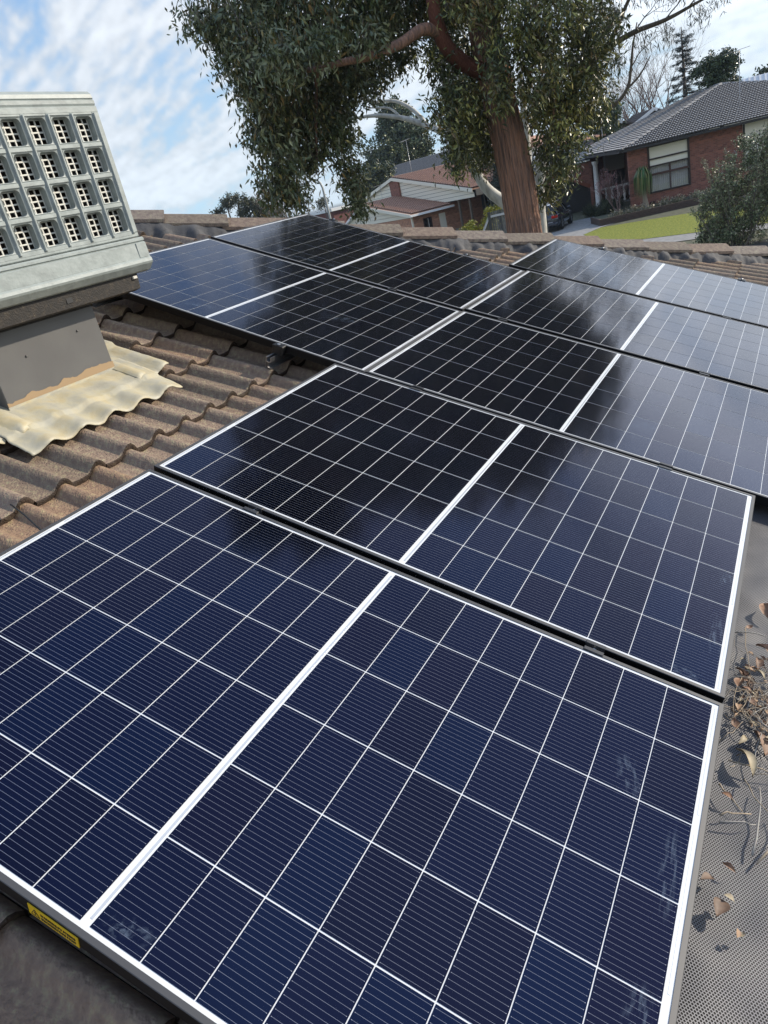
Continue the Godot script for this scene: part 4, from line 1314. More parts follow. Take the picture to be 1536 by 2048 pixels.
func build_ghost_gum() -> void:
	var o := Vector3(-4.6, -3.4, -20.68)
	var t := thing("ghost_gum", "smooth white barked gum with twin stems behind the big red brown trunk", "tree", o)
	limb("trunk", [Vector3(-4.88, -3.6, -20.6), Vector3(-4.81, -2.0, -20.62), Vector3(-4.73, -1.27, -20.64), Vector3(-4.68, -0.44, -20.66), Vector3(-4.59, 0.18, -20.68), Vector3(-4.36, 0.8, -20.75), Vector3(-3.93, 1.35, -20.87), Vector3(-3.51, 2.06, -20.98), Vector3(-2.96, 2.81, -21.11), Vector3(-2.35, 3.4, -21.24)], [0.24, 0.19, 0.16, 0.145, 0.14, 0.14, 0.14, 0.12, 0.09, 0.05], M.bark_pale, t, o, 16)
	limb("trunk", [Vector3(-4.98, -3.6, -20.52), Vector3(-4.95, -1.8, -20.55), Vector3(-4.93, -1.0, -20.56), Vector3(-4.92, -0.3, -20.57), Vector3(-4.86, 0.48, -20.61), Vector3(-4.82, 1.3, -20.65), Vector3(-4.8, 2.6, -20.7)], [0.20, 0.16, 0.13, 0.12, 0.11, 0.10, 0.06], M.bark_pale, t, o, 14)
	limb("limb", [Vector3(-4.95, -1.0, -20.55), Vector3(-5.10, -0.78, -20.53), Vector3(-5.55, -0.32, -20.37), Vector3(-5.94, 0.13, -20.22), Vector3(-6.18, 0.67, -20.13), Vector3(-6.46, 1.22, -20.35), Vector3(-6.9, 1.69, -20.38), Vector3(-7.62, 2.1, -20.61), Vector3(-8.33, 2.45, -20.61), Vector3(-9.09, 2.68, -20.45), Vector3(-9.9, 2.75, -20.27)], [0.22, 0.20, 0.17, 0.14, 0.125, 0.11, 0.095, 0.08, 0.065, 0.05, 0.025], M.bark_pale, t, o, 14)
	limb("limb", [Vector3(-7.55, 2.05, -20.6), Vector3(-7.89, 2.50, -20.71), Vector3(-8.47, 2.90, -20.77), Vector3(-9.13, 3.05, -20.54), Vector3(-9.58, 3.4, -20.3)], [0.06, 0.055, 0.045, 0.035, 0.02], M.bark_pale, t, o, 8)
	limb("limb", [Vector3(-8.3, 2.42, -20.6), Vector3(-8.6, 2.75, -20.6), Vector3(-9.2, 2.9, -20.5)], [0.04, 0.03, 0.015], M.bark_pale, t, o, 7)
	limb("limb", [Vector3(-4.9, 0.2, -20.6), Vector3(-5.25, 0.75, -20.5), Vector3(-5.6, 1.5, -20.4), Vector3(-5.9, 2.5, -20.3)], [0.11, 0.09, 0.07, 0.05], M.bark_pale, t, o, 10)
	# the pale limb on the right and the bare grey branches above the house
	limb("limb", [Vector3(-3.9, 1.3, -20.8), Vector3(-3.25, 1.45, -20.9), Vector3(-3.05, 1.75, -21.0), Vector3(-2.9, 2.3, -21.1)], [0.12, 0.11, 0.10, 0.06], M.bark_pale, t, o, 12)
	limb("limb", [Vector3(-3.55, 2.0, -20.98), Vector3(-2.7, 2.55, -20.7), Vector3(-1.95, 2.75, -20.5), Vector3(-1.2, 2.80, -20.4), Vector3(-0.55, 2.95, -20.5), Vector3(0.1, 3.1, -20.55)], [0.085, 0.075, 0.06, 0.045, 0.03, 0.012], M.bark_grey, t, o, 8)
	limb("limb", [Vector3(-2.75, 2.5, -20.7), Vector3(-2.35, 2.9, -20.6), Vector3(-2.0, 3.4, -20.5), Vector3(-1.6, 3.8, -20.4)], [0.07, 0.055, 0.04, 0.02], M.bark_grey, t, o, 8)
	limb("limb", [Vector3(-3.1, 1.25, -20.9), Vector3(-2.55, 1.38, -20.8), Vector3(-2.2, 1.65, -20.7), Vector3(-2.08, 2.05, -20.7), Vector3(-1.98, 2.5, -20.6), Vector3(-1.85, 2.95, -20.6)], [0.055, 0.05, 0.042, 0.034, 0.024, 0.012], M.bark_grey, t, o, 8)
	limb("limb", [Vector3(-2.2, 1.65, -20.7), Vector3(-1.9, 1.85, -20.7), Vector3(-1.6, 2.2, -20.6)], [0.03, 0.022, 0.008], M.bark_grey, t, o, 6)
	limb("limb", [Vector3(-2.55, 1.38, -20.8), Vector3(-2.75, 1.55, -20.8), Vector3(-2.95, 1.55, -20.8)], [0.03, 0.025, 0.015], M.bark_grey, t, o, 6)
	var st := st_new(true)
	var g := RandomNumberGenerator.new()
	g.seed = 5
	for q in [[-1.2, 2.8, -20.4], [-0.7, 2.92, -20.45], [-1.9, 2.76, -20.5], [-0.2, 3.0, -20.5], [-1.9, 3.45, -20.45], [-2.1, 2.05, -20.7]]:
		fork(st, Vector3(q[0], q[1], q[2]) - o, Vector3(0.6, 0.5, 0.1).normalized(), 0.5, 0.018, 3, g, 0.08)
	part("twigs", done(st), M.bark_grey, t)
	var C := []
	for c in [[-1.72, 2.62, -20.35, 0.36, 0.24], [-1.17, 2.60, -20.42, 0.28, 0.22], [-0.49, 2.72, -20.51, 0.26, 0.22], [-0.03, 2.95, -20.55, 0.25, 0.18], [-2.56, 1.65, -20.17, 0.30, 0.24], [-2.32, 2.23, -20.26, 0.30, 0.30], [-2.54, 2.93, -20.20, 0.42, 0.6], [-2.44, 3.36, -20.26, 0.5, 0.4], [-1.6, 3.5, -20.6, 0.5, 0.3], [-0.9, 3.35, -20.6, 0.5, 0.28], [-0.2, 3.55, -20.6, 0.5, 0.3], [-2.2, 4.9, -21.0, 0.8, 0.6], [-1.2, 4.6, -21.0, 0.7, 0.5], [-0.2, 4.7, -21.0, 0.8, 0.5], [0.7, 4.8, -21.0, 0.7, 0.5], [-1.6, 6.0, -21.0, 0.9, 0.7], [0.0, 6.2, -21.0, 0.9, 0.7]]: C.append(c)
	var cols := [Color(0.045, 0.055, 0.035), Color(0.07, 0.075, 0.04), Color(0.035, 0.045, 0.03)]
	foliage(t, "crown", rel(C, o), [leaf_spray(26, 0.13, 0.020, 0.22, 1.3, cols, 11)], 80.0, 30, 0.7, 1.1)
	var E2 := [[-5.82, 0.75, -19.20, 0.30, 0.28], [-10.45, 3.86, -16.64, 0.34, 0.36]]
	foliage(t, "crown", rel(E2, o), [leaf_spray(44, 0.12, 0.016, 0.22, 0.9, [Color(0.07, 0.10, 0.035), Color(0.09, 0.115, 0.04)], 12)], 200.0, 31, 0.7, 1.1)

func simple_tree(called: String, label: String, at: Vector3, clumps: Array, meshes: Array, per: float, sd: int, smin: float, smax: float, trunk: Array, m: Material, group := "") -> Node3D:
	var t := thing(called, label, "tree", at, Basis(), group)
	for k in trunk.size():
		var q: Array = trunk[k]
		limb("trunk" if k == 0 else "limb", q[0], q[1], m, t, at, 8)
	if clumps.size(): foliage(t, "crown", rel(clumps, at), meshes, per, sd, smin, smax)
	return t

func bare_tree(label: String, at: Vector3, h: float, r: float, lev: int, sd: int, m: Material, called := "bare_tree") -> Node3D:
	var t := thing(called, label, "tree", at, Basis(), "leafless trees behind the houses")
	var g := RandomNumberGenerator.new()
	g.seed = sd
	part("trunk", tmesh([Vector3(0, -0.3, 0), Vector3(0.05, h * 0.2, 0), Vector3(0, h * 0.36, 0.05)], [r, r * 0.85, r * 0.7], 8), m, t)
	var st := st_new(true)
	for k in 5:
		fork(st, Vector3(0, h * (0.30 + 0.015 * k), 0.03), Vector3(g.randfn(0, 0.35), 1.0, g.randfn(0, 0.35)).normalized(), h * 0.24, r * 0.45, lev, g)
	part("branches", done(st), m, t)
	return t

func build_plants() -> void:
	var dk := [Color(0.055, 0.078, 0.036), Color(0.080, 0.098, 0.042), Color(0.040, 0.058, 0.032)]
	var far_leaf := [leaf_spray(40, 0.42, 0.24, 0.55, 0.1, dk, 41, false), leaf_spray(40, 0.38, 0.22, 0.55, 0.1, [Color(0.10, 0.115, 0.045), Color(0.13, 0.135, 0.045), Color(0.06, 0.08, 0.04)], 42, false)]
	var C := []
	for c in [[-44.17, 9.55, -92.91, 2.14, 1.84], [-43.77, 7.17, -93.12, 3.43, 1.96], [-44.75, 5.07, -92.63, 4.28, 1.96], [-42.45, 4.80, -93.76, 2.45, 2.20], [-46.69, 4.08, -91.63, 2.81, 1.84], [-44.84, 3.02, -92.58, 3.18, 1.84], [-44.82, 0.84, -92.58, 3.67, 1.96], [-44.82, -1.61, -92.58, 3.67, 1.96]]: C.append(c)
	simple_tree("cypress_tree", "tall dense rounded green cypress behind the orange tiled house", Vector3(-44.4, -4.2, -92.8), C, far_leaf, 16.0, 51, 0.8, 1.2, [[[Vector3(-44.4, -4.4, -92.8), Vector3(-44.4, 2, -92.8), Vector3(-43.9, 8, -92.9)], [0.6, 0.4, 0.1]]], M.bark_grey)
	C = []
	for c in [[-37.74, 2.69, -74.87, 1.35, 1.03], [-38.84, 1.97, -74.29, 1.67, 1.16], [-37.56, 1.16, -74.97, 1.61, 1.03], [-39.94, 1.25, -73.67, 1.29, 0.97], [-38.51, -0.44, -74.54, 1.80, 1.29], [-38.64, -2.50, -74.54, 1.93, 1.55]]: C.append(c)
	simple_tree("bushy_tree", "bushy yellow green tree at the left gable of the orange tiled house", Vector3(-38.7, -4.2, -74.5), C, [leaf_spray(40, 0.30, 0.15, 0.5, 0.1, [Color(0.10, 0.11, 0.03), Color(0.15, 0.145, 0.035), Color(0.065, 0.075, 0.03)], 43, false), leaf_spray(40, 0.28, 0.14, 0.5, 0.1, [Color(0.05, 0.065, 0.03), Color(0.035, 0.05, 0.025)], 44, false)], 30.0, 52, 0.7, 1.1, [[[Vector3(-38.7, -4.4, -74.5), Vector3(-38.6, 0, -74.5)], [0.2, 0.12]]], M.bark_grey)
	# distant umbrella shaped gum with open forking limbs
	C = []
	for c in [[-54.09, 3.69, -70.17, 1.5, 0.55], [-55.0, 3.17, -69.54, 0.95, 0.42], [-55.85, 2.83, -68.86, 0.9, 0.24], [-53.2, 2.95, -70.71, 1.3, 0.55], [-52.2, 2.37, -71.48, 1.2, 0.6], [-53.4, 2.08, -70.23, 1.0, 0.5], [-51.86, 1.48, -71.88, 1.1, 0.65], [-52.8, 1.3, -71.2, 1.2, 0.6], [-50.9, 1.0, -72.3, 1.0, 0.7]]: C.append(c)
	var dg := Vector3(-54.0, -4.2, -70.2)
	simple_tree("umbrella_gum", "distant gum with a flat umbrella crown on open limbs, left of the hanging foliage", dg, C, [leaf_spray(40, 0.30, 0.13, 0.40, 0.1, [Color(0.06, 0.065, 0.03), Color(0.08, 0.078, 0.035), Color(0.045, 0.05, 0.03)], 45, false)], 42.0, 53, 0.6, 1.0,
		[[[Vector3(-54.0, -4.4, -70.2), Vector3(-54.1, -1, -70.2), Vector3(-54.0, 0.6, -70.2), Vector3(-53.9, 3.2, -70.2)], [0.35, 0.3, 0.2, 0.08]], [[Vector3(-54.1, -0.6, -70.2), Vector3(-54.9, 1.2, -69.7), Vector3(-55.0, 3.0, -69.6)], [0.18, 0.13, 0.05]], [[Vector3(-54.7, 0.8, -69.8), Vector3(-55.4, 1.8, -69.2), Vector3(-55.8, 2.8, -68.9)], [0.1, 0.08, 0.03]], [[Vector3(-54.0, 0.2, -70.2), Vector3(-53.2, 1.6, -70.7), Vector3(-52.4, 2.3, -71.3)], [0.16, 0.12, 0.04]]], M.bark_grey)
	C = []
	for c in [[-47.62, 2.30, -68.78, 0.7, 0.6], [-47.60, 1.04, -68.80, 1.0, 0.75], [-48.6, 0.3, -68.4, 1.0, 0.7]]: C.append(c)
	simple_tree("silver_shrub_tree", "small pale grey green tree beside the distant umbrella gum", Vector3(-47.8, -4.2, -68.7), C, [leaf_spray(40, 0.22, 0.07, 0.45, 0.1, [Color(0.13, 0.14, 0.115), Color(0.17, 0.17, 0.145), Color(0.09, 0.10, 0.08)], 46, false)], 22.0, 54, 0.7, 1.1, [[[Vector3(-47.8, -4.4, -68.7), Vector3(-47.6, 1, -68.8)], [0.18, 0.06]]], M.bark_grey)
	bare_tree("leafless grey tree seen below the hanging foliage at the left", Vector3(-44.6, -4.2, -65.2), 8.2, 0.22, 5, 3, mat(0.20, 0.17, 0.16, 0.9))
	bare_tree("leafless brown tree between the white barked gum and the conifer, behind the roofs", Vector3(-13.4, -3.6, -83.4), 10.3, 0.20, 5, 8, mat(0.15, 0.105, 0.09, 0.9))
	bare_tree("taller leafless tree just left of the dark conifer", Vector3(-11.6, -3.6, -83.6), 12.0, 0.20, 5, 12, mat(0.16, 0.12, 0.10, 0.9))
	bare_tree("leafless tree with pinkish twigs low behind the stepped roofs", Vector3(-15.0, -3.6, -84.0), 8.6, 0.22, 5, 17, mat(0.19, 0.14, 0.125, 0.9))
	# layered conifer
	var cd := Vector3(-6.1, -3.5, -61.1)
	var t := thing("conifer", "tall open conifer with layered dark boughs behind the grey tiled roof", "tree", cd)
	part("trunk", tmesh([Vector3(0, -0.2, 0), Vector3(0, 5, 0), Vector3(-0.05, 9.9, 0)], [0.22, 0.15, 0.03], 8), M.bark_grey, t)
	var g := RandomNumberGenerator.new()
	g.seed = 9
	var bo := st_new(true)
	var xf := []
	for i in 46:
		var y := 2.2 + 7.4 * i / 46.0
		var l := lerpf(2.4, 0.35, pow((y - 2.2) / 7.4, 0.85)) * g.randf_range(0.65, 1.15)
		var a := i * 2.4 + g.randf() * 0.7
		var d := Vector3(cos(a), -0.10, sin(a))
		var base := Vector3(0, y, 0)
		tube(bo, [base, base + d * l * 0.5, base + d * l + Vector3(0, 0.12 * l, 0)], [0.035, 0.022, 0.008], 4, false)
		for k in int(6 + l * 6):
			var f := g.randf_range(0.25, 1.05)
			var p := base + d * l * f + Vector3(g.randfn(0, 0.16), g.randfn(0, 0.06), g.randfn(0, 0.16))
			var s := g.randf_range(0.6, 1.1)
			xf.append(Transform3D((Basis(Vector3.UP, g.randf() * TAU)).scaled(Vector3(s, s * 0.45, s)), p))
	part("boughs", done(bo), M.bark_grey, t)
	multi("needles", leaf_spray(46, 0.20, 0.05, 0.20, 0.05, [Color(0.022, 0.036, 0.030), Color(0.032, 0.046, 0.036), Color(0.018, 0.028, 0.024)], 47, false), M.leaf, xf, t)
	C = []
	for c in [[-3.49, 3.75, -57.39, 1.0, 0.5], [-2.78, 3.40, -57.45, 0.5, 0.5], [-4.07, 3.51, -57.34, 0.8, 0.5], [-3.29, 3.02, -57.41, 0.9, 0.45], [-4.66, 3.30, -57.27, 0.6, 0.4], [-3.95, 2.67, -57.35, 0.9, 0.45], [-3.2, 2.3, -57.4, 0.9, 0.5]]: C.append(c)
	simple_tree("round_tree", "round topped green tree behind the grey tiled roof, beside the conifer", Vector3(-3.5, -3.5, -57.4), C, [leaf_spray(40, 0.16, 0.09, 0.26, 0.1, [Color(0.05, 0.075, 0.03), Color(0.075, 0.10, 0.04), Color(0.035, 0.052, 0.025)], 48, false)], 95.0, 56, 0.7, 1.1, [[[Vector3(-3.5, -3.6, -57.4), Vector3(-3.5, 1.5, -57.4), Vector3(-3.4, 3.2, -57.4)], [0.16, 0.12, 0.04]]], M.bark_grey)
	C = []
	for c in [[-15.87, 0.56, -49.54, 0.95, 0.9], [-15.45, -0.53, -49.69, 1.0, 1.0], [-16.16, -0.32, -49.43, 0.84, 0.8], [-14.34, -0.19, -50.06, 0.64, 0.96], [-15.6, -1.6, -49.6, 1.3, 1.0]]: C.append(c)
	simple_tree("dark_pine", "dark dense pine behind the paling fence, left of the big trunk", Vector3(-15.6, -3.6, -49.6), C, [leaf_spray(50, 0.22, 0.04, 0.30, 0.1, [Color(0.022, 0.034, 0.024), Color(0.032, 0.044, 0.028)], 49, false)], 80.0, 57, 0.7, 1.1, [[[Vector3(-15.6, -3.8, -49.6), Vector3(-15.6, 0.8, -49.6)], [0.18, 0.06]]], M.bark_grey)
	C = []
	for c in [[-12.59, 2.95, -68.14, 0.6, 0.7], [-12.91, 2.29, -68.07, 0.8, 0.6], [-13.2, 1.3, -68.0, 1.1, 0.9], [-14.2, 2.4, -67.8, 0.9, 0.8]]: C.append(c)
	simple_tree("dark_tree", "dark tree behind the stepped roofs with the aerial in front of it", Vector3(-13.0, -3.6, -68.0), C, [far_leaf[0]], 40.0, 58, 0.5, 0.8, [[[Vector3(-13.0, -3.8, -68.0), Vector3(-13.0, 2, -68.0)], [0.18, 0.06]]], M.bark_grey)
	simple_tree("far_tree", "dark tree top at the right edge above the white roof", Vector3(-2.4, -3.6, -95.0), [[-2.6, 3.20, -94.8, 1.1, 0.42], [-1.9, 2.6, -94.9, 1.6, 0.6]], [far_leaf[0]], 26.0, 59, 0.7, 1.0, [[[Vector3(-2.2, -3.8, -95.0), Vector3(-2.2, 2.6, -95.0)], [0.25, 0.1]]], M.bark_grey)
	simple_tree("small_far_gum", "small distant tree top seen beside the street lamp", Vector3(-49.0, -4.2, -80.0), [[-48.83, 1.32, -80.01, 0.9, 0.4], [-49.4, 0.98, -79.65, 0.6, 0.4]], [leaf_spray(40, 0.22, 0.12, 0.4, 0.1, [Color(0.06, 0.065, 0.035), Color(0.085, 0.085, 0.045)], 50, false)], 40.0, 60, 0.6, 1.0, [[[Vector3(-49.0, -4.4, -80.0), Vector3(-49.0, 0.9, -80.0)], [0.15, 0.05]]], M.bark_grey)
	# the big garden shrub at the right edge
	var so := Vector3(-0.3, -3.4, -27.55)
	var s := thing("garden_shrub", "large loose grey green shrub at the right edge in front of the brick house", "shrub", so)
	C = []
	for c in [[0.09, -0.75, -27.58, 0.40, 0.62], [-0.58, -1.43, -27.53, 0.52, 0.72], [0.28, -1.99, -27.59, 0.72, 0.9], [-1.02, -2.12, -27.48, 0.58, 0.66], [-0.31, -2.80, -27.56, 0.9, 0.72], [-1.32, -2.84, -27.44, 0.34, 0.40], [0.55, -0.39, -27.61, 0.22, 0.50], [-0.91, -3.00, -27.50, 0.62, 0.45], [0.9, -1.3, -27.6, 0.7, 1.0], [1.3, -2.5, -27.6, 0.9, 0.9]]: C.append(c)
	var lg := [Color(0.17, 0.20, 0.10), Color(0.24, 0.265, 0.14), Color(0.10, 0.14, 0.07), Color(0.34, 0.35, 0.22), Color(0.16, 0.13, 0.10)]
	foliage(s, "leaves", rel(C, so), [leaf_spray(48, 0.085, 0.042, 0.17, -0.3, lg, 61), leaf_spray(48, 0.075, 0.038, 0.17, -0.5, lg + [Color(0.05, 0.08, 0.03)], 62)], 200.0, 70, 0.7, 1.15)
	var sg := st_new(true)
	g.seed = 21
	var tips := []
	for k in 26:
		var a := Vector3(g.randfn(0, 0.35), 0.0, g.randfn(0, 0.3))
		var e := Vector3(a.x * 2.6 + g.randfn(0, 0.35), g.randf_range(1.4, 3.3) - absf(a.x) * 1.4, a.z * 2.2)
		var q := smooth_path([a, a.lerp(e, 0.5) + Vector3(0, 0.2, 0), e], [0.022, 0.014, 0.004], 4)
		tube(sg, q[0], q[1], 5, false)
		for i in 9:
			tips.append(Transform3D(Basis(Vector3.UP, g.randf() * TAU).scaled(Vector3.ONE * g.randf_range(0.35, 0.6)), e.lerp(a, i * 0.035)))
	part("stems", done(sg), M.bark_grey, s)
	multi("leaves", leaf_spray(30, 0.07, 0.03, 0.13, -0.6, lg, 63), M.leaf, tips, s)
	# the smaller leafy plants in the front garden of the brick house
	var y0 := Vector3(-13.6, -3.45, -38.8)
	var yb := thing("yellow_bush", "bright yellow green bush behind the paling fence", "shrub", y0)
	foliage(yb, "leaves", rel([[-14.1, -2.05, -38.6, 0.45, 0.36], [-13.1, -1.42, -39.1, 0.42, 0.24], [-12.5, -1.30, -39.3, 0.3, 0.2], [-13.9, -2.8, -38.6, 0.6, 0.5], [-13.2, -2.3, -39.0, 0.5, 0.7]], y0), [leaf_spray(44, 0.09, 0.05, 0.17, 0.0, [Color(0.26, 0.24, 0.02), Color(0.16, 0.19, 0.03), Color(0.38, 0.33, 0.03)], 64, false)], 190.0, 71, 0.7, 1.1)
	var gs := Vector3(-9.3, -3.4, -33.4)
	var gb := thing("silver_plant", "small silver blue plant at the foot of the fence beside the big trunk", "plant", gs)
	foliage(gb, "leaves", [[0.0, 0.35, 0.0, 0.35, 0.3], [-0.35, 0.7, 0.0, 0.45, 0.36], [0.2, 0.9, 0.0, 0.25, 0.25]], [leaf_spray(40, 0.09, 0.03, 0.14, -0.2, [Color(0.26, 0.32, 0.34), Color(0.36, 0.42, 0.43), Color(0.12, 0.16, 0.17)], 65, false)], 240.0, 72, 0.7, 1.1)

# ------------------------------------------------------------------ street
func ground_y(x: float, z: float) -> float:
	return -3.4 - 0.8 * smoothstep(-15.0, -24.0, x) * smoothstep(-40.0, -52.0, z)

func build_ground() -> void:
	var st := st_new(true)
	var xs := [-600, -200, -120, -80, -60]
	for i in 25: xs.append(-50 + i * 3)
	xs.append_array([40, 80, 200, 600])
	var zs := [60, 20, 0]
	for i in 25: zs.append(-10 - i * 3)
	zs.append_array([-100, -140, -220, -400, -900])
	for i in xs.size() - 1:
		for k in zs.size() - 1:
			var q := []
			for p in [[xs[i], zs[k]], [xs[i + 1], zs[k]], [xs[i + 1], zs[k + 1]], [xs[i], zs[k + 1]]]:
				q.append(Vector3(p[0], ground_y(p[0], p[1]) - 0.01, p[1]))
			quad(st, q[0], q[1], q[2], q[3])
	struct("ground", done(st), M.soil)
	var lawn := []
	for p in [[-8.3, -38.9], [-7.85, -40.9], [-3.4, -40.1], [3.0, -40.1], [12.0, -40.0], [10.0, -30.0], [2.0, -31.3], [-1.6, -32.2], [-4.3, -33.1], [-6.6, -35.2]]: lawn.append(Vector2(p[0], p[1]))
	struct("lawn", sheet(lawn, -3.392), M.grass, "sunlit green lawn in front of the brick house")
	var dr := []
	for p in [[-13.2, -47.3], [-9.9, -48.0], [-8.6, -45.5], [-8.0, -43.6], [-6.9, -42.6], [-7.9, -41.0], [-8.32, -38.9], [-6.62, -35.2], [-5.2, -33.0], [-4.6, -30.9], [-9.4, -29.6], [-11.2, -33.0], [-12.6, -39.5]]: dr.append(Vector2(p[0], p[1]))
	struct("driveway", sheet(dr, -3.396), M.concrete, "grey concrete driveway up to the garage")
	var fp := []
	for p in [[-4.6, -30.9], [-5.2, -33.0], [-4.25, -32.95], [-1.6, -32.05], [2.0, -31.15], [10.0, -29.85], [12.0, -27.8], [1.8, -29.9]]: fp.append(Vector2(p[0], p[1]))
	struct("footpath", sheet(fp, -3.388), M.concrete, "pale concrete footpath along the lawn")
	var rd := []
	for p in [[-40.0, -26.0], [-9.4, -27.5], [-4.6, -28.6], [1.8, -27.5], [12.0, -25.5], [40.0, -19.0], [40.0, -12.0], [12.0, -18.3], [-4.6, -21.4], [-40.0, -18.5]]: rd.append(Vector2(p[0], p[1]))
	struct("road", sheet(rd, -3.40), M.asphalt, "")

# ------------------------------------------------------------------ houses
# one roof tile for roofs seen from afar: two rolls and a thick nose; x across, -z up the slope
func far_tile(nose := 0.045, roll := 0.035) -> ArrayMesh:
	var st := st_new(true)
	var n := 8
	var a := []; var b := []; var c := []
	for i in n + 1:
		var x := -0.15 + 0.30 * i / n
		var t := fposmod(float(i) / n * 2.0, 1.0)
		var h := roll * (0.5 - 0.5 * cos(TAU * t))
		a.append(Vector3(x, h - 0.01, -0.36))
		b.append(Vector3(x, h + nose, 0.0))
		c.append(Vector3(x, h * 0.6 - 0.005, 0.006))
	for i in n:
		st.set_smooth_group(0)
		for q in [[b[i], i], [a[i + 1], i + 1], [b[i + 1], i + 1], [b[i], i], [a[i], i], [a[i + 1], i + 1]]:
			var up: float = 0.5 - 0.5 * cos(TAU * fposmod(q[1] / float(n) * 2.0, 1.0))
			var roll_tone := 0.42 + 0.58 * smoothstep(0.0, 0.7, up)  # colour darkens in the valleys between the rolls
			st.set_color(Color(roll_tone, roll_tone, roll_tone))
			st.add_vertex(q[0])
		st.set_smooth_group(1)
		st.set_color(Color(0.14, 0.13, 0.13))  # nose painted dark to stand in for the shadow below each course
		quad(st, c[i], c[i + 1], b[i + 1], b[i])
	return done(st)

# tiles over a roof plane: origin at the eave, ex along it, es up the slope; keep(x, s) says where the roof is
func tile_plane(root: Node3D, o: Vector3, ex: Vector3, es: Vector3, w: float, l: float, keep: Callable, mesh: Mesh, m: Material, gauge := 0.335) -> void:
	var nrm := ex.cross(-es).normalized() * -1.0
	if nrm.y < 0: nrm = -nrm
	var b := Basis(ex, nrm, -es)
	var xf := []
	for r in int(l / gauge):
		for k in int(w / 0.30):
			var x := 0.15 + 0.30 * k
			var s := gauge * r
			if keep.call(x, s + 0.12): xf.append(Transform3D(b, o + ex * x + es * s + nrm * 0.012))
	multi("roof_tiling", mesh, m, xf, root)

func caps_along(root: Node3D, a: Vector3, e: Vector3, m: Material, r := 0.13) -> void:
	var n := int((e - a).length() / 0.42)
	var d := (e - a).normalized()
	var sd := d.cross(Vector3.UP).normalized()
	var up := sd.cross(d).normalized()
	var st := st_new()
	var l := (e - a).length() / n
	var p := [Vector2(-r, -r * 0.55), Vector2(-r * 0.4, 0), Vector2(r * 0.4, 0), Vector2(r, -r * 0.55)]
	for i in 3:
		quad(st, sd * p[i].x + up * p[i].y, sd * p[i + 1].x + up * p[i + 1].y, sd * p[i + 1].x + up * (p[i + 1].y + 0.025) + d * (l + 0.03), sd * p[i].x + up * (p[i].y + 0.025) + d * (l + 0.03))
	quad(st, sd * p[0].x + up * (p[0].y + 0.025) + d * (l + 0.03), sd * p[3].x + up * (p[3].y + 0.025) + d * (l + 0.03), sd * p[2].x + up * (p[2].y + 0.025) + d * (l + 0.03), sd * p[1].x + up * (p[1].y + 0.025) + d * (l + 0.03))
	var cm := done(st)
	for i in n:
		part("ridge_cap", cm, m, root, Transform3D(Basis(), a + d * (l * i) + up * 0.07))

